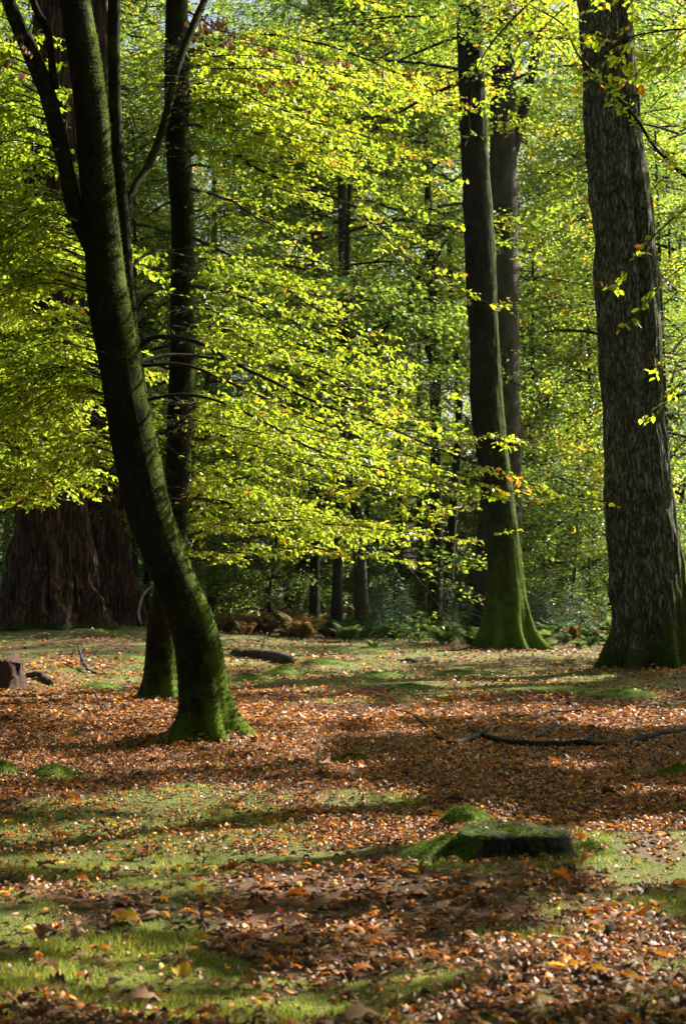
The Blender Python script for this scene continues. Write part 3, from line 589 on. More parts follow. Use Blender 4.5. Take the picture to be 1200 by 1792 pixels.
# ------------------------------------------------------------------ woodland behind: one crown per tree
def crown_mesh(h, zlow, R, nb, per, lf, seed, mat, flat=.10):
    r = np.random.default_rng(seed); mw, ml = MB(), MB()
    fr = np.sort(r.random(nb)) ** .9; zb = zlow + (h - zlow) * fr; az = r.random(nb) * 2 * np.pi
    ln = R * (1 - .7 * fr ** 1.8) * r.uniform(.4, 1.15, nb)
    dz = np.stack([np.cos(az), np.sin(az), np.zeros(nb)], -1); base = np.stack([r.normal(0, .12, nb), r.normal(0, .12, nb), zb], -1)
    rise = r.normal(.30, .22, nb); dro = r.uniform(.15, .65, nb) * (1 - .4 * fr); bend = r.normal(0, .28, nb)
    pp = np.stack([-dz[:, 1], dz[:, 0], np.zeros(nb)], -1)
    def at(id_, t):
        l = ln[id_][..., None]; t = t[..., None]
        return base[id_] + dz[id_] * (t * l) + pp[id_] * (bend[id_][..., None] * t * t * l) + np.array([0, 0, 1.]) * (l * (rise[id_][..., None] * t - dro[id_][..., None] * t * t))
    u = np.linspace(0, 1, 7); ib = np.repeat(np.arange(nb)[:, None], 7, 1)
    C = at(ib, np.broadcast_to(u, (nb, 7)))
    tubes(mw, C, np.maximum(.011 * ln, .010)[:, None] * (1.05 - u[None]), 4, .1)
    # sub branches
    m = np.maximum(3, (9 * ln / R)).astype(int); si = np.repeat(np.arange(nb), m); ns = len(si); ts = r.uniform(.18, 1.0, ns)
    B = at(si, ts); sg = np.where(r.random(ns) < .5, -1., 1.); sa = r.normal(.9, .25, ns)
    D = nrm(dz[si] * np.cos(sa)[:, None] + pp[si] * (np.sin(sa) * sg)[:, None] + np.array([0, 0, 1.]) * r.normal(-.05, .22, ns)[:, None])
    sl = ln[si] * (.50 - .28 * ts) * r.uniform(.6, 1.3, ns)
    Cs = B[:, None] + D[:, None] * (np.linspace(0, 1, 4)[None, :, None] * sl[:, None, None]); Cs[:, :, 2] -= (np.linspace(0, 1, 4) ** 2)[None] * sl[:, None] * .18
    tubes(mw, Cs, np.array([.010, .008, .006, .003])[None] * np.ones((ns, 1)), 3, .1)
    cnt = np.maximum(8, per * sl / (R * .4) * r.uniform(.5, 1.3, ns)).astype(int); id_ = np.repeat(np.arange(ns), cnt); N = len(id_)
    t = .1 + .95 * r.random(N) ** .8; Q = nrm(np.cross(D, [0, 0, 1.]))[id_]
    lat = r.normal(0, .26, N) * sl[id_] * (1.15 - .6 * t)
    p = B[id_] + D[id_] * (sl[id_] * t)[:, None] + Q * lat[:, None]; p[:, 2] += -sl[id_] * t * t * .18 - np.abs(lat) * .2 + r.normal(0, flat, N)
    nor = nrm(np.array([0, 0, 1.]) + r.normal(0, .5, (N, 3))); dr = nrm(D[id_] + Q * np.sign(lat)[:, None] * .8 + r.normal(0, .35, (N, 3)) + [0, 0, -.2])
    L = lf * r.uniform(.55, 1.35, N); cl = fbm(p * .8, seed, 2)
    a = np.clip(.32 + 1.3 * (cl - .5) + .5 * r.random(N) - .1 + (r.random(N) < .04) * .4, 0, 1)
    leaves(ml, p, dr, nor, L, L * .7, a, DIAM)
    return mw, ml
def conifer_mesh(h, zlow, R, nb, per, seed, lf=.3):
    r = np.random.default_rng(seed); mw, ml = MB(), MB()
    fr = ((np.arange(nb) + r.random(nb)) / nb); zb = zlow + (h - zlow) * fr; az = np.arange(nb) * 2.399 + r.normal(0, .3, nb)
    ln = R * (1 - fr) ** .85 * r.uniform(.7, 1.1, nb) + .03 * R; dz = np.stack([np.cos(az), np.sin(az), np.zeros(nb)], -1); base = np.stack([0 * zb, 0 * zb, zb], -1)
    u = np.linspace(0, 1, 5)[None, :, None]; s = u * ln[:, None, None]
    C = base[:, None] + dz[:, None] * s + np.array([0, 0, 1.]) * (-.35 * s * u + .10 * s)
    tubes(mw, C, (.008 * ln + .003)[:, None] * (1.1 - u[:, :, 0]), 3, .1)
    cnt = np.maximum(8, per * (ln / R) ** 1.2).astype(int); id_ = np.repeat(np.arange(nb), cnt); N = len(id_); t = r.random(N) ** .8
    perp = np.stack([-dz[:, 1], dz[:, 0], 0 * zb], -1); sg = np.where(r.random(N) < .5, -1., 1.)
    lat = sg * r.random(N) * ln[id_] * .34 * (1.1 - t)
    p = base[id_] + dz[id_] * (ln[id_] * t + np.abs(lat) * .4)[:, None] + perp[id_] * lat[:, None]; p[:, 2] += ln[id_] * (.10 * t - .35 * t * t) - np.abs(lat) * .3
    dr = nrm(dz[id_] + perp[id_] * sg[:, None] * r.uniform(.3, 1.6, N)[:, None] + np.array([0, 0, -1.]) * r.uniform(0, .5, N)[:, None]); nor = nrm(np.array([0, 0, 1.]) + r.normal(0, .45, (N, 3)))
    L = lf * r.uniform(.6, 1.3, N)
    leaves(ml, p, dr, nor, L, L * .22, np.clip(r.random(N) * .7 + .5 * (t - .3), 0, 1), NEED)
    return mw, ml
def proto(mw, ml, mat):
    """build the two meshes of a crown once and keep only the mesh data"""
    c = mw.build('crown', M_TWIG); f = ml.build('foliage', mat, None, False)
    dc, df = c.data, f.data; bpy.data.objects.remove(c); bpy.data.objects.remove(f); return dc, df
def add_crown(o, pr, rotz=0.0, sc=(1, 1, 1), z=0.0):
    c = link('crown', pr[0], o); f = link('foliage', pr[1], c); c.rotation_euler = (0, 0, rotz); c.scale = sc; c.location = (0, 0, z); return c
BE = [proto(*crown_mesh(22, 2.0, 5.2, 90, 130, .12, 100 + k, M_FAR), M_FAR) for k in range(3)]
BEN = [proto(*crown_mesh(18, 3.0, 4.8, 95, 180, .085, 120 + k, M_FAR), M_FAR) for k in range(2)]
UND = [proto(*crown_mesh(7, .3, 2.8, 70, 90, .085, 140 + k, M_UNDER), M_UNDER) for k in range(2)]
CON = [proto(*conifer_mesh(24, 1.0, 4.2, 170, 110, 160 + k, .42), M_CONIF) for k in range(2)]
SPR = [proto(*conifer_mesh(1.5, .05, .75, 60, 46, 180 + k, .09), M_CONIF) for k in range(3)]

def wood_trunk(tab, d, parent, loc, mat=M_DARK, n=50, flare=.35):
    c = trunk_pts(tab, d, n); z0 = gz(c[0, 0], c[0, 1]); m = MB()
    tube(m, c[:, :3], c[:, 3], 16, lambda V: .25 + .4 * np.exp(-np.maximum(V[:, 2] - z0, 0) / .8), lambda th, s, p: 1 + flare * np.exp(-np.maximum(p[..., 2] - z0, 0) / .5) * (.6 + .4 * np.cos(4 * th)) + .12 * (fbm(p * 1.5, 8, 2) - .5))
    return m.build('trunk', mat, parent, loc=loc)
named = [
 ([(516, 1062, 25), (522, 1040, 24), (532, 1000, 24), (545, 930, 22), (552, 800, 20), (556, 500, 16), (560, 0, 10)], 55, M_DARK, 'dark far beech leaning right above the bracken', BE, 6),
 ([(550, 1090, 19), (550, 1040, 18), (551, 980, 17), (552, 850, 15), (550, 500, 12), (548, 100, 7)], 52, M_DARK, 'slender straight dark trunk right of the bracken', BE, 7),
 ([(634, 1095, 25), (630, 1000, 23), (624, 900, 20), (612, 780, 18), (604, 650, 16), (600, 500, 16), (600, 400, 17), (597, 300, 13), (597, 180, 11), (596, 0, 8)], 51, M_GREY, 'thin curved beech with one sunlit edge at the centre of the wood', BE, 13),
 ([(760, 1075, 24), (762, 1000, 23), (763, 900, 21), (762, 750, 20), (761, 650, 20), (757, 520, 17), (752, 420, 14), (745, 250, 11), (740, 0, 8)], 53, M_DARK, 'dark beech trunk with an arching limb left of the mossy footed beech', BE, 8),
 ([(783, 1068, 20), (788, 950, 17), (800, 800, 14), (803, 700, 13), (798, 620, 12), (790, 540, 10), (785, 400, 8)], 56, M_DARK, 'second thin dark trunk beside the arching limbed beech', BE, 8),
 ([(1022, 1070, 34), (1021, 950, 33), (1020, 850, 31), (1018, 700, 28), (1015, 400, 20), (1012, 100, 10)], 88, M_DARK, 'thick shadowy trunk far off left of the oak', CON, 3),
 ([(1068, 1104, 17), (1070, 1060, 15), (1074, 1000, 13), (1080, 800, 11), (1085, 500, 7)], 55, M_DARK, 'narrow dark trunk close to the foot of the oak', BEN, 6),
 ([(370, 1068, 20), (371, 1000, 18), (372, 900, 17), (374, 600, 14), (376, 200, 8)], 66, M_DARK, 'dark conifer showing greyly through leaves behind the straight beech', CON, 1.2),
 ([(592, 1052, 20), (590, 980, 19), (588, 800, 16), (585, 400, 10)], 86, M_DARK, 'dim far trunk between the slender and the curved beech', CON, 2),
 ([(1178, 1080, 16), (1180, 1000, 15), (1183, 800, 13), (1186, 400, 9)], 72, M_DARK, 'thin dark trunk glimpsed right of the oak', BE, 6),
]
for k, (tab, d, mt, lab, pr, zc) in enumerate(named):
    bz = base_of(tab, d); o = thing('woodland_tree', bz, lab, 'tree', 'trees across the clearing')
    wood_trunk(tab, d, o, bz, mt)
    c = add_crown(o, pr[k % len(pr)], k * 1.7, (.5, .5, .6) if 'greyly' in lab else (.65, .65, .9) if 'sunlit edge' in lab else (1, 1, 1), (zc - 2.2 if pr is not CON else 0))
    tp = P(tab[-1][0], 0, d); c.location.x = (tp[0] - bz[0]) * .5
# arching limbs of the beech left of the mossy footed one
o4 = [o for o in COL.objects if o.get('label', '').startswith('dark beech trunk with an arching')][0]
limb('limb', [(761, 660, 10), (745, 600, 9), (735, 560, 8), (700, 510, 7), (650, 490, 6), (600, 492, 4)], 53, o4, M_DARK, loc=o4.location)
limb('limb', [(762, 665, 7), (720, 655, 6), (690, 668, 5), (655, 690, 4)], 53, o4, M_DARK, loc=o4.location)
limb('limb', [(640, 660, 6), (660, 600, 7), (690, 550, 7), (735, 480, 7), (745, 460, 5)], 53, o4, M_DARK, loc=o4.location)
# crowns of the trees with modelled trunks
add_crown(mid, BEN[0], 1.0, (1.2, 1.2, 1.0), 9.5); add_crown(rear, BE[1], 2.0, (1, 1, 1), 13.0)
add_crown(oak, BEN[1], .4, (1.3, 1.3, 1.0), 9.5)
add_crown(lean, BEN[0], 2.2, (1, 1, .6), 6.2); add_crown(upr, BEN[1], 4.0, (1, 1, .7), 7.5)
add_crown(red1, CON[0], .2, (.9, .9, 1.0), 19.0); add_crown(red2, CON[1], .9, (.8, .8, 1.0), 19.0)
# the rest of the wood
def plain_tree(x, y, pr, sc, rot, label, group, rt=.2, mt=M_DARK, z=0.0, h=14):
    bz = (x, y, float(gz(x, y))); o = thing('woodland_tree', bz, label, 'tree', group)
    lean_ = rng.normal(0, .3, 2)
    c = catmull([[0, 0, -.2, rt * 1.2], [.02, 0, 1.2, rt], [lean_[0] * .5, lean_[1] * .5, h * .45, rt * .75], [lean_[0], lean_[1], h, rt * .3]], 26); m = MB()
    tube(m, c[:, :3], c[:, 3], 12, .25, lambda th, s, p: 1 + .3 * np.exp(-np.maximum(p[..., 2], 0) / .5) + .12 * (fbm(p * 1.5 + x, 8, 2) - .5)); m.build('trunk', mt, o)
    add_crown(o, pr, rot, sc, z); return o
FARL = 'leafy beech standing in the crowded sunlit wood behind the clearing'
spots = []
for row, (d0, n, spread) in enumerate([(53, 5, 1.05), (64, 6, 1.05), (78, 8, 1.05), (96, 10, 1.1), (118, 12, 1.15)]):
    for k in range(n):
        hw = d0 * .2 * spread; x = -hw + 2 * hw * (k + .5 + rng.uniform(-.3, .3)) / n; spots.append((x, d0 + rng.uniform(-5, 5), row, k))
for x, y, row, k in spots:
    pxs = PX0 + F * x / y
    if row == 0 and 740 < pxs < 1060: continue
    zs = max(1.0, (.37 * y + 2) / 22)
    con = (pxs > 820 and row >= 1 and (k + row) % 2 == 0) or (row >= 3 and k == 2)
    if con: plain_tree(x, y, CON[k % 2], (rng.uniform(.9, 1.2),) * 2 + (zs * .95,), rng.uniform(0, 6), 'dark green conifer standing among the far beeches', 'far conifers', .25, h=20)
    else: plain_tree(x, y, BE[(k + row) % 3], (rng.uniform(.9, 1.2),) * 2 + (zs * rng.uniform(.9, 1.05),), rng.uniform(0, 6), FARL, 'far beeches', .15, z=0)
for px, d, z in ((640, 62, 13), (1150, 60, 12), (1040, 64, 14), (255, 58, 9), (90, 60, 10), (700, 60, 9), (30, 49, 2.5), (150, 52, 3), (235, 50, 2), (520, 64, 4), (1000, 66, 1), (940, 70, 1), (1180, 47, 2)):
    plain_tree((px - PX0) / F * d, d, BEN[px % 2], (1.05, 1.05, 1.0), px * .7, 'bright leafy beech close behind the clearing edge', 'beeches at the clearing edge', .10, z=z - 1.5)
UL = 'low leafy young beech under the tall trees across the clearing'
for px, d in ((330, 58), (420, 64), (470, 52), (700, 76), (770, 74), (960, 60), (1000, 52), (1160, 56), (-40, 52), (20, 60), (110, 62), (240, 60), (545, 82), (660, 80), (880, 74), (1060, 70), (380, 84), (820, 90), (980, 86), (1220, 66), (620, 70), (690, 62), (740, 68), (820, 64), (860, 70), (910, 63), (1030, 60), (500, 66), (440, 72), (590, 62), (300, 66), (180, 62), (1110, 62)):
    plain_tree((px - PX0) / F * d, d, UND[px % 2], (rng.uniform(.8, 1.2),) * 2 + (rng.uniform(.7, 1.1),), rng.uniform(0, 6), UL, 'young beeches under the tall trees', .05, h=5)

# ------------------------------------------------------------------ undergrowth at the far edge
SL = 'small bluish green spruce sapling at the far edge of the clearing'
for k in range(46):
    px = rng.uniform(640, 1080) if k < 30 else rng.uniform(330, 1240); d = rng.uniform(44, 58) if k < 36 else rng.uniform(56, 75); x = (px - PX0) / F * d
    o = thing('spruce_sapling', (x, d, float(gz(x, d))), SL, 'sapling', 'spruce saplings at the far edge')
    s = rng.uniform(.4, 1.15); c = add_crown(o, SPR[k % 3], rng.uniform(0, 6), (s, s, s * rng.uniform(.8, 1.2)))
    m = MB(); tube(m, [[0, 0, -.05], [0, 0, .8 * s], [0, 0, 1.45 * s]], np.array([.02, .014, .004]), 6, .1); m.build('stem', M_TWIG, o)
def fern_mesh(seed):
    r = np.random.default_rng(seed); ml = MB()
    for k in range(16):
        fc = r.choice([.1, .25, .4, .6]); az = k * 2.4 + r.normal(0, .3); ln = r.uniform(.6, 1.0); up = r.uniform(1.3, 2.2); u = np.linspace(0, 1, 16)
        c = np.stack([np.cos(az) * u ** 1.3 * ln * .55, np.sin(az) * u ** 1.3 * ln * .55, up * ln * (u - .40 * u ** 2.4)], -1)
        tube(ml, c, .006 * (1.1 - u), 3, r.random())
        T = nrm(np.gradient(c, axis=0)); S = nrm(np.cross(T, [0, 0, 1.])); N_ = np.cross(S, T)
        for sg in (-1, 1):
            for off in (0, .5):
                pp = c[3:-1] + T[3:-1] * off * ln / 15; w_ = np.sin(np.linspace(.5, 3.0, 12))
                leaves(ml, pp, S[3:-1] * sg + T[3:-1] * .5 + r.normal(0, .12, (12, 3)) - [0, 0, .25], N_[3:-1] + r.normal(0, .25, (12, 3)), .24 * w_ * ln, .045 * w_ + .008, np.clip(r.random(12) * .3 + fc, 0, 1), NEED)
    return ml
FER = []
for k in range(2):
    o = fern_mesh(200 + k).build('fronds', M_FERN, None, False); FER.append(o.data); bpy.data.objects.remove(o)
for k in range(56):
    px = (rng.uniform(380, 560) if k < 38 else rng.uniform(560, 700) if k < 47 else rng.uniform(1000, 1065)); d = rng.uniform(43.5, 58); x = (px - PX0) / F * d
    o = thing('bracken', (x, d, float(gz(x, d)) - .03), 'rust brown bracken clump at the far edge of the clearing', 'fern', 'bracken at the far edge'); f = link('fronds', FER[k % 2], o)
    s = rng.uniform(.4, .95); f.scale = (s * 1.15, s * 1.15, s * rng.uniform(.55, .9)); f.rotation_euler = (0, 0, rng.uniform(0, 6))
GF = []
for k in range(2):
    o = fern_mesh(220 + k).build('fronds', M_GFERN, None, False); GF.append(o.data); bpy.data.objects.remove(o)
for k in range(100):
    px = rng.uniform(600, 1075) if k < 66 else rng.uniform(300, 620) if k < 84 else rng.uniform(1075, 1240); d = 40.5 + 20 * rng.random() ** 1.2; x = (px - PX0) / F * d
    o = thing('green_fern', (x, d, float(gz(x, d)) - .03), 'low green fern clump at the far edge of the clearing', 'fern', 'green ferns at the far edge'); f = link('fronds', GF[k % 2], o)
    s = rng.uniform(.25, .6) * (d / 44); f.scale = (s * 1.5, s * 1.5, s * .75); f.rotation_euler = (0, 0, rng.uniform(0, 6))

# ------------------------------------------------------------------ unseen trees added behind the camera, at the left and overhead to block sky light
for k, (x, y) in enumerate([(-6, -3), (1.5, -7), (8, -4), (-12, 3), (-11, 13), (-14, 22), (-3, -14), (6, -15), (13, -10), (-13, -9), (-17, 33), (15, 3), (-20, 12)]):
    plain_tree(x, y, BE[k % 3], (1.1, 1.1, 1.0), k * 1.3, 'unseen leafy beech added outside the picture to block sky light', 'unseen beeches added to block sky light', .25, z=1.5)

for k, (x, y, zz) in enumerate([(-3.9, 4.6, 8.5), (-5.6, 12.5, 9), (1.8, -3.2, 8), (-2.8, -2.2, 8.5), (-6.6, 18.5, 9), (-8.5, 8.5, 8), (4.6, -8, 8), (-1, 0.2, 11), (4.9, 7, 14), (-4.6, 15.8, 13), (4.2, 0, 13), (-3.2, 9.6, 14), (6.5, 3.5, 15), (-9, 3, 12), (-9.5, 14, 12)]):  # added crowns raised overhead, clear of the sun's path, to dim the sky light
    if k == 7: x, y = -2.2, 1.2
    plain_tree(x, y, BE[k % 3], (1.25, 1.25, .62), k * 2.1, 'unseen leafy beech added outside the picture to block sky light', 'unseen beeches added to block sky light', .25, z=zz)

# ------------------------------------------------------------------ stumps, logs, moss cushions, sticks
def moss_fuzz(mb, V, Nn, n, ln=.018, seed=1):
    r = np.random.default_rng(seed); k = r.integers(0, len(V), n); p = V[k] + r.normal(0, .008, (n, 3)); dr = nrm(Nn[k] + r.normal(0, .6, (n, 3)))
    leaves(mb, p, dr, nrm(r.normal(0, 1, (n, 3))), ln * .6 * r.uniform(.4, 1.4, n), ln * .3, np.clip(.5 + r.normal(0, .22, n), 0, 1), NEED)
def blob(name, label, cat, px, py, rx, ry, h, mat, fuzz=0, seed=0, shape=None, group=None, skirt=1.0, pos=None):
    x, y = pos if pos else gp(px, py); z = float(gz(x, y)); nu, nv = 64, 20
    th = np.arange(nu) / nu * 2 * np.pi; q = np.linspace(0, 1, nv)
    T_, Q = np.meshgrid(th, q); r_ = Q * (1 + .22 * (fbm(np.stack([np.cos(T_) * 1.3 + seed, np.sin(T_) * 1.3, 0 * T_], -1), seed, 2) - .5) * 2)
    X = r_ * np.cos(T_) * rx; Y = r_ * np.sin(T_) * ry
    Z = h * (shape(Q, T_) if shape else (1 - Q ** 2.2)); Z = Z + h * .5 * (fbm(np.stack([X / rx * 2.2, Y / ry * 2.2, 0 * X + seed], -1), seed + 5, 3) - .5) * (1 - Q ** 4) + gz(x + X, y + Y) - z - .015 * Q
    V = np.stack([X, Y, Z], -1).reshape(-1, 3); i, j = np.meshgrid(np.arange(nv - 1), np.arange(nu), indexing='ij'); j2 = (j + 1) % nu
    m = MB(); m.add(V, [np.stack([i * nu + j, i * nu + j2, (i + 1) * nu + j2, (i + 1) * nu + j], -1).reshape(-1, 4)], .5)
    o = m.build(name, mat); o.location = (x, y, z); tag(o, label, cat, group)
    if fuzz:
        f = MB(); Nn = nrm(V / np.array([rx * rx, ry * ry, h * h]) * [1, 1, 1.]); moss_fuzz(f, V[V[:, 2] > -.2], Nn[V[:, 2] > -.2], fuzz, .009 + .003 * y / 8, seed); f.build('moss_tufts', M_MOSSF, o, False)
    return o
blob('moss_mound', 'rounded green moss hump just behind the foreground stump', 'moss', 818, 1438, .21, .17, .10, M_MOSS, 7000, 3)
blob('moss_mound', 'mossy bank sloping down from the left side of the foreground stump', 'moss', 775, 1500, .30, .19, .075, M_MOSS, 6000, 13)
blob('moss_mound', 'mossy root bank on the right side of the foreground stump', 'moss', 1030, 1508, .16, .10, .035, M_MOSS, 3500, 14)
blob('moss_mound', 'low dark mossy ridge lying in the shaded leaves right of the leaning beech', 'moss', 612, 1335, .23, .12, .06, M_MOSS, 4000, 4)
blob('moss_mound', 'dark moss cushion in the leaves at the left edge', 'moss', 95, 1362, .22, .2, .09, M_MOSS, 5000, 5)
blob('moss_mound', 'smaller moss cushion cut off by the left edge', 'moss', 5, 1356, .16, .16, .07, M_MOSS, 3500, 6)
blob('moss_mound', 'flat moss cushion in shade at the right edge', 'moss', 1185, 1362, .24, .2, .07, M_MOSS, 4500, 7)
blob('moss_mound', 'mossy lump beside the short fallen log', 'moss', 496, 1182, .36, .3, .16, M_MOSS, 4000, 8)
blob('moss_mound', 'bright mossy bank below the slimmer redwood', 'moss', 230, 1165, .8, .6, .16, M_MOSS, 5000, 9)
blob('moss_mound', 'mossy hump at the foot of the huge redwood', 'moss', 85, 1128, 1.0, .6, .25, M_MOSS, 5000, 10)

for k, (px, py, rx, h) in enumerate([(430, 1192, .5, .09), (570, 1165, .6, .10), (655, 1185, .5, .08), (720, 1212, .55, .08), (800, 1182, .6, .09), (960, 1215, .7, .10), (1080, 1228, .6, .09), (1000, 1165, .7, .10), (640, 1142, .8, .12), (180, 1205, .5, .08)]):
    blob('moss_mound', 'low mossy hump among the leaves in the middle of the clearing', 'moss', px, py, rx, rx * .55, h, M_MOSS, 3500, 20 + k, None, 'mossy humps in the clearing')
def stump():
    x, y = gp(893, 1508); z = float(gz(x, y)); o = thing('tree_stump', (x, y, z), 'low dark moss covered stump in the foreground', 'stump')
    nu, nv = 96, 26; th = np.arange(nu) / nu * 2 * np.pi; q = np.linspace(0, 1, nv); T_, Q = np.meshgrid(th, q)
    # side wall up to the cut, then the top inward
    H = .10
    lob = 1 + .10 * np.cos(3 * T_ + .8) + .12 * (fbm(np.stack([np.cos(T_) * 2, np.sin(T_) * 2, 0 * T_], -1), 3, 2) - .5) * 2
    leg = np.exp(-((np.angle(np.exp(1j * (T_ + .55)))) / .22) ** 2)                      # buttress running down to the right
    lft = np.exp(-((np.angle(np.exp(1j * (T_ - math.pi - .25)))) / .55) ** 2)            # mossy slope on the left
    side = Q < .62; qs = np.clip(Q / .62, 0, 1); qt = np.clip((Q - .62) / .38, 0, 1)
    r_ = np.where(side, lob * (1 + (1 - qs) ** 1.6 * (.10 + .55 * leg + .75 * lft)), lob * (1 - qt))
    hol = np.exp(-((np.angle(np.exp(1j * (T_ + 1.35)))) / .42) ** 2)
    r_ = r_ * np.where(side, 1 - .24 * hol * (1 - qs) ** .7, 1)
    Zt = H * (1 - .10 * np.cos(T_)) + .012 * (fbm(np.stack([np.cos(T_) * r_ * 4, np.sin(T_) * r_ * 4, 0 * T_], -1), 8, 3) - .5) * 2 - .02 * leg
    Z = np.where(side, -.05 + (Zt + .05) * qs, Zt + .012 * np.sin(np.pi * np.minimum(qt * 1.4, 1)))
    r_ = r_ * (1 + .10 * (fbm(np.stack([np.cos(T_) * 7, np.sin(T_) * 7, Q * 6], -1), 12, 3) - .5))
    big = fbm(np.stack([np.cos(T_) * r_ * 2.2 + 4, np.sin(T_) * r_ * 2.2, Q], -1), 19, 3) - .5
    Z = Z + np.where(Z > .03, big * .055, 0); r_ = r_ * (1 + .18 * big)
    V = np.stack([r_ * np.cos(T_) * .265, r_ * np.sin(T_) * .22, Z], -1).reshape(-1, 3); i, j = np.meshgrid(np.arange(nv - 1), np.arange(nu), indexing='ij'); j2 = (j + 1) % nu
    m = MB(); m.add(V, [np.stack([i * nu + j, i * nu + j2, (i + 1) * nu + j2, (i + 1) * nu + j], -1).reshape(-1, 4)], np.clip(np.where(V[:, 2] > .085, .55, .18) + .35 * (V[:, 0] < -.17) + .9 * (fbm(V * 11, 41, 2) - .5), 0, 1)); m.build('wood', M_STUMP, o)
    f = MB(); top = (V[:, 2] > .085) | (V[:, 0] < -.2) | (fbm(V * 11, 41, 2) > .60); Vt = V[top]; Nn = nrm(np.stack([Vt[:, 0] * .5, Vt[:, 1] * .5, 0 * Vt[:, 0] + .2], -1)); moss_fuzz(f, Vt, Nn, 7000, .010, 4)
    lo = ~top & (V[:, 2] > 0); moss_fuzz(f, V[lo], nrm(V[lo] * [1, 1, .1]), 900, .009, 5); f.build('moss_tufts', M_MOSSF, o, False)
stump()
def rot_stump(px, py, d_r, h, label, mat):
    x, y = gp(px, py); z = float(gz(x, y)); m = MB(); n = 40; u = np.linspace(0, 1, n)
    tube(m, np.stack([.0 * u, .0 * u, -.08 + (h + .08) * u], -1), d_r * (1.25 - .4 * u ** .6), 60, .15, lambda th, s, p: 1 + .25 * np.exp(-s * 5) * np.cos(5 * th) + .5 * (np.abs(fbm(np.stack([np.cos(th) * 5, np.sin(th) * 5, s * 1.5], -1), 2, 3) - .5)) + .0 * s)
    V = m.V[0]; V[:, 2] += np.where(V[:, 2] > h * .6, (fbm(V * 11, 6, 2) - .5) * h * 1.7, 0)
    o = m.build('tree_stump', mat); o.location = (x, y, z); tag(o, label, 'stump')
rot_stump(5, 1208, .30, .34, 'broken reddish stump at the left edge', M_ROT)
def log(name, label, cat, rows, mat, fn=.25, moss=.2, ns=12, n=40, lump=.3, sub=()):
    """rows: px, py on the ground, width in px, lift in metres"""
    pts = []
    for px, py, wd, lf in rows:
        x, y = gp(px, py); r = wd * .5 / F * y; pts.append([x, y, gz(x, y) + r * .7 + lf, r])
    c = catmull(np.array(pts), n); b0 = c[0, :3].copy(); m = MB()
    tube(m, c[:, :3] + (np.stack([fbm(c[:, :3] * 6 + k * 5, 2, 2) for k in range(3)], -1) - .5) * np.minimum(c[:, 3:4] * 2.2, .035 + c[:, 3:4] * .35), c[:, 3], ns, moss, lambda th, s, p: 1 + lump * (fbm(p * fn * 60, 4, 2) - .5))
    o = m.build(name, mat, None, loc=b0); o.location = b0; tag(o, label, cat)
    for rw in sub:
        pts = []
        for px, py, wd, lf in rw:
            x, y = gp(px, py); r = wd * .5 / F * y; pts.append([x, y, gz(x, y) + r * .7 + lf, r])
        c = catmull(np.array(pts), 24); m = MB(); tube(m, c[:, :3], c[:, 3], 7, moss); m.build('twig', mat, o, loc=b0)
    return o
log('fallen_branch', 'long dark crooked branch lying across the leaves at right', 'branch', [(765, 1303, 6, 0), (792, 1313, 10, .01), (825, 1307, 11, .03), (845, 1303, 11, .04), (875, 1311, 11, .025), (905, 1315, 11, .025), (960, 1316, 11, .025), (1005, 1314, 11, .025), (1035, 1315, 10, .025), (1060, 1312, 10, 0), (1110, 1305, 10, .02), (1160, 1296, 9, .05), (1230, 1283, 8, .06)], M_TWIG, 1, .0, 9, 90, .3,
    [[(903, 1312, 7, 0), (925, 1300, 7, .02), (945, 1290, 7, .03), (972, 1275, 8, .03)], [(775, 1304, 5, 0), (745, 1284, 4, .03), (715, 1268, 3, .05), (690, 1260, 2, .06)], [(1010, 1312, 8, 0), (1022, 1300, 7, .04), (1050, 1296, 5, .03), (1085, 1300, 4, 0)], [(850, 1301, 6, .05), (830, 1293, 5, .04), (815, 1284, 3, .05)], [(1110, 1305, 6, .02), (1140, 1310, 5, .03), (1175, 1318, 3, .02)], [(945, 1313, 5, .02), (975, 1322, 4, .02), (1005, 1328, 3, .01)], [(1022, 1300, 4, .05), (1034, 1290, 4, .05), (1050, 1282, 3, .06)]])
log('fallen_log', 'short broken log beyond the leaning beech', 'log', [(408, 1144, 7, 0), (425, 1148, 13, 0), (450, 1152, 17, 0), (478, 1158, 20, 0), (505, 1165, 21, 0)], M_ROT, .12, .3, 24, 60, .5, [[(455, 1152, 5, .04), (462, 1144, 4, .2), (468, 1140, 3, .35)]])
log('broken_branch', 'dark upturned broken branch in front of the mossy footed beech', 'branch', [(700, 1160, 6, 0), (722, 1162, 10, 0), (738, 1160, 11, .02), (752, 1157, 6, .06)], M_DARK, .5, .2)
log('stick', 'thin dark stick lying below the redwoods', 'stick', [(138, 1170, 5, .25), (150, 1180, 6, .05), (165, 1184, 6, 0), (190, 1187, 5, 0)], M_TWIG, 1, .1, 7, 24)
log('stick', 'pale bent stick arched beside the slimmer redwood', 'stick', [(247, 1128, 4, .05), (243, 1125, 5, .5), (250, 1124, 5, .95), (266, 1122, 4, 1.25)], M_CLAY, 1, 0, 7, 24)
log('stick', 'short stick pointing out right of the leaning beech foot', 'stick', [(418, 1278, 5, 0), (440, 1276, 6, 0), (460, 1274, 6, .01)], M_TWIG, 1, .4, 7, 16)
log('stick', 'slanting twig in the leaves left of the leaning beech', 'stick', [(165, 1240, 3, .12), (178, 1253, 4, .05), (192, 1268, 4, 0)], M_TWIG, 1, .2, 6, 16)
log('root', 'dark lump of root beside the reddish stump', 'root', [(48, 1192, 10, 0), (70, 1194, 14, 0), (92, 1200, 9, 0)], M_ROT, .5, .1)
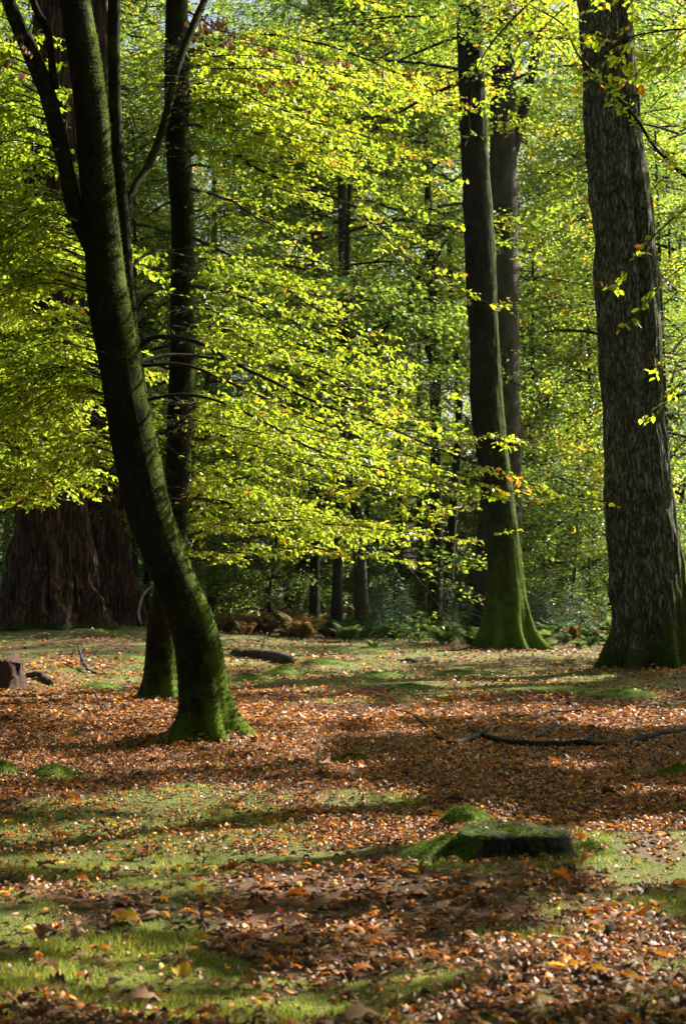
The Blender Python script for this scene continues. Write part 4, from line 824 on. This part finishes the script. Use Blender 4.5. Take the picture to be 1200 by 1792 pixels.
log('stick', 'thin twig across the leaves behind the long branch', 'stick', [(930, 1262, 4, .02), (965, 1256, 4, .06), (1010, 1252, 4, .04), (1020, 1254, 3, .02)], M_TWIG, 1, .1, 6, 20)
log('root', 'dark root showing in the bank left of the foreground stump', 'root', [(610, 1502, 10, -.02), (660, 1498, 14, -.01), (710, 1494, 14, -.01), (745, 1490, 10, -.02)], M_ROT, .6, -.1)

def trunk_moss(tree, n, h, ln, side, seed):
    me = [c for c in tree.children if c.name.startswith('trunk')][0].data; V = np.empty(len(me.vertices) * 3, np.float32); me.vertices.foreach_get('co', V); V = V.reshape(-1, 3).astype(float)
    Nn = np.empty(len(me.vertices) * 3, np.float32); me.vertices.foreach_get('normal', Nn); Nn = Nn.reshape(-1, 3).astype(float)
    wgt = np.exp(-np.maximum(V[:, 2], 0) / h) + side * np.clip(Nn[:, 0] * .9 + Nn[:, 1] * .3 + .1, 0, 1) * (V[:, 2] < 7) * (.3 + sstep(.4, .6, fbm(V * 3, 4, 2)))
    r = np.random.default_rng(seed); k = r.choice(len(V), n, p=wgt / wgt.sum()); p = V[k] + r.normal(0, .012, (n, 3)) * np.array([.3, .3, 1.]); dr = nrm(Nn[k] + r.normal(0, .6, (n, 3)) + [0, 0, -.2]); f = MB()
    leaves(f, p - dr * .004, dr, nrm(r.normal(0, 1, (n, 3))), ln * r.uniform(.4, 1.3, n), ln * .35, np.clip(.42 + r.normal(0, .22, n), 0, 1), NEED)
    f.build('moss', M_MOSSF, tree, False)
trunk_moss(lean, 30000, .4, .016, .5, 1); trunk_moss(upr, 14000, .4, .018, .5, 2); trunk_moss(mid, 16000, .9, .03, .12, 3); trunk_moss(oak, 22000, .7, .025, .12, 4)

# ------------------------------------------------------------------ leaf litter, loose leaves, grass
def scatter(n, y0, y1, pw=1.0, margin=1.35):
    rmax = 1 + 2.6 / (y0 * .27); n = int(n * rmax)
    u = rng.random(n); y = (y0 ** (1 - pw) + u * (y1 ** (1 - pw) - y0 ** (1 - pw))) ** (1 / (1 - pw)) if pw != 1 else y0 * (y1 / y0) ** u
    hw = y * .2 * margin + 2.6; ok = rng.random(n) < hw / (y * .2 * margin) / rmax; y = y[ok]; hw = hw[ok]      # the carpet reaches well past both picture edges
    return rng.uniform(-1, 1, len(y)) * hw, y
def litter_col(n, x, y):
    py = HY + F * CH / y; big = n2(x, y, .9, 41, 2)
    u = rng.random(n); a = np.where(u < .30, rng.uniform(.02, .25, n), np.where(u < .62, rng.uniform(.25, .5, n), np.where(u < .78, rng.uniform(.5, .64, n), rng.uniform(.68, 1.0, n))))
    warm = np.interp(py, [1120, 1215, 1290, 1340, 1440, 1560, 1700, 1800], [.12, .30, .32, .26, .32, .26, .22, .22]); hot = rng.random(n) < warm * (.5 + big)
    return np.where(hot, rng.uniform(.66, .97, n), np.minimum(a, np.where(rng.random(n) < .8, .62, 1)))
lit = MB()
def litter(n, y0, y1, pw, tpls, size, asp, tilt, gfac):
    x, y = scatter(n, y0, y1, pw); g = green(x, y); ok = rng.random(len(x)) > g * gfac; x, y = x[ok], y[ok]; n = len(x)
    L = size * rng.uniform(.55, 1.3, n); a = rng.random(n) * 2 * np.pi; z = gz(x, y) + rng.random(n) ** 2 * .035 + .006
    nor = nrm(np.stack([rng.normal(0, tilt, n), rng.normal(0, tilt, n), np.ones(n)], -1)); dr = np.stack([np.cos(a), np.sin(a), -(nor[:, 0] * np.cos(a) + nor[:, 1] * np.sin(a)) / nor[:, 2]], -1)
    col = litter_col(n, x, y); pick = rng.integers(0, len(tpls), n)
    for k, t in enumerate(tpls):
        s = pick == k; leaves(lit, np.stack([x, y, z], -1)[s], dr[s], nor[s], L[s], L[s] * asp, col[s], t)
litter(17000, 4.4, 9.5, 1.2, ROUND, .040, 1.0, .22, .76)
litter(800, 4.4, 11, 1.2, OAKS, .105, .62, .14, .75)
litter(160, 4.4, 11, 1.2, MAPLE, .09, .85, .14, .8)
litter(60000, 9, 16.5, 1.0, ROUND, .038, 1.0, .22, .74)
litter(1600, 10, 24, 1.0, OAKS, .12, .62, .22, .8)
litter(60000, 16, 30, 1.0, [OVAL], .060, .75, .28, .74)
litter(40000, 28, 62, 1.0, [DIAM], .09, .8, .35, .70)
for tr_, n, r0_, r1_, sz in ((lean, 700, .2, .75, .05), (upr, 500, .25, .8, .055), (oak, 900, .6, 1.7, .07), (mid, 900, .5, 1.8, .08)):
    a = rng.random(n) * 6.283; q = r0_ + (r1_ - r0_) * rng.random(n) ** 1.5; x = tr_.location.x + q * np.cos(a); y = tr_.location.y + q * np.sin(a)
    nor = nrm(np.stack([np.cos(a) * .45 + rng.normal(0, .3, n), np.sin(a) * .45 + rng.normal(0, .3, n), np.ones(n)], -1)); d_ = rng.normal(0, 1, (n, 3)); d_ -= nor * (d_ * nor).sum(1, keepdims=True)
    L = sz * rng.uniform(.6, 1.3, n); leaves(lit, np.stack([x, y, gz(x, y) + .02 + .09 * np.exp(-(q - r0_) / .12) * rng.random(n)], -1), d_, nor, L, L * .8, litter_col(n, x, y), OVAL)
n = 46; x, y = gp(893, 1508); x = x + rng.uniform(-.24, .2, n); y = y + rng.uniform(-.12, .16, n); a = rng.random(n) * 6.283
leaves(lit, np.stack([x, y, gz(x, y) + .128 + .02 * rng.random(n)], -1), np.stack([np.cos(a), np.sin(a), 0 * a], -1), nrm(np.stack([rng.normal(0, .3, n), rng.normal(0, .3, n), np.ones(n)], -1)), .04 * rng.uniform(.6, 1.4, n), .035, litter_col(n, x, y), ROUND[0])
lo = lit.build('leaf_litter', M_LITTER, None, False); tag(lo, 'fallen autumn leaves spread over the woodland floor', kind='stuff')
# a few big loose leaves one can point at
def loose(label, px, py, size, tpl, col, az, pitch, lift, asp=.8):
    x, y = gp(px, py); z = float(gz(x, y)); m = MB()
    leaves(m, np.array([[0, 0, 0.]]), np.array([[math.cos(az) * math.cos(pitch), math.sin(az) * math.cos(pitch), math.sin(pitch)]]), np.array([[.1, -.25, 1.]]), np.array([size * .72]), np.array([size * .72 * asp]), np.array([col]), tpl)
    o = m.build('fallen_leaf', M_LITTER, None, False); o.location = (x, y, z + lift); tag(o, label, 'leaf', 'large loose leaves')
loose('curled dark brown leaf propped up on the grass at lower left', 66, 1640, .12, lobed([.04, .3, .8, .5, .9, .5, .7, .3, .05], .9, .9), .28, .25, .75, .02)
loose('crumpled greyish leaf lying right of the propped brown one', 122, 1640, .13, lobed([.04, .3, .8, .5, .9, .5, .7, .3, .05], .7, 1.2), .47, .5, .35, .02)
loose('big pale tan lobed leaf at the bottom edge left of centre', 205, 1762, .19, OAKS[0], .56, .15, .12, .035, .75)
loose('large pale tan leaf cut off by the bottom edge near centre', 600, 1788, .16, MAPLE[0], .58, .3, .1, .03, .9)
loose('pale tan leaf lying flat at the left edge', -5, 1680, .15, OAKS[1], .6, .2, .15, .03, .7)
loose('bright yellow lobed leaf standing up below the hollow', 318, 1708, .10, MAPLE[1], .98, 1.2, .8, .02, 1.0)
loose('vivid orange red leaf on the grass at left', 160, 1560, .12, OAKS[0], .82, 2.8, .3, .02, .7)
loose('orange lobed leaf propped against the roots right of the stump', 1012, 1528, .14, OAKS[2], .86, .5, .6, .02, .7)
loose('pink tan leaf lying flat right below the stump', 1070, 1558, .15, OAKS[3], .57, .1, .1, .03, .6)
loose('long tan leaf on the moss in front of the stump', 860, 1552, .17, OAKS[1], .55, .1, .12, .03, .5)

gr = MB()
def grass(n, y0, y1, pw, h, wd):
    x, y = scatter(n, y0, y1, pw); g = green(x, y) * sstep(.30, .62, n2(x, y, .35, 61, 2) + .15); ok = rng.random(len(x)) < g ** 1.6; x, y = x[ok], y[ok]; n = len(x)
    tall = n2(x, y, .5, 63, 2); L = h * rng.uniform(.4, 1.3, n) * (.5 + 1.2 * sstep(.5, .8, tall)); nor = nrm(rng.normal(0, 1, (n, 3)) * [1, 1, .2]); dr = nrm(np.stack([rng.normal(0, .45, n), rng.normal(0, .45, n), np.ones(n)], -1))
    leaves(gr, np.stack([x, y, gz(x, y) - .004], -1), dr, nor, L, wd * rng.uniform(.6, 1.3, n), np.clip(rng.normal(.5, .25, n), 0, 1), (np.array([[0, -.5, 0], [.55, -.35, .05], [1, 0, .22], [.55, .35, .05], [0, .5, 0]], float), [[0, 1, 2, 3, 4]]))
grass(300000, 4.4, 10.5, 1.3, .031, .0032)
grass(120000, 10, 22, 1.2, .026, .005)
grass(70000, 20, 60, 1.2, .04, .011)
tag(gr.build('grass', M_GRASS, None, False), 'short green grass and moss growing through the fallen leaves', kind='stuff')
print('bough leaves', NL, 'polys', sum(len(m.polygons) for m in bpy.data.meshes))
# ------------------------------------------------------------------ air
hm, t, N, Lk, out = new_mat('hazy air'); pv = N('ShaderNodeVolumePrincipled', Density=HAZE); pv.inputs['Color'].default_value = (.9, .95, 1, 1); pv.inputs['Anisotropy'].default_value = .6
Lk(pv.outputs[0], out.inputs['Volume'])
m = MB(); c = np.array([[x, y, z] for x in (-650, 650) for y in (-60, 950) for z in (-14, 40)], float)
m.add(c, [[[0, 1, 3, 2], [4, 6, 7, 5], [0, 4, 5, 1], [2, 3, 7, 6], [0, 2, 6, 4], [1, 5, 7, 3]]])
tag(m.build('haze', hm, None, False), 'thin sunlit haze between the trees', kind='stuff')
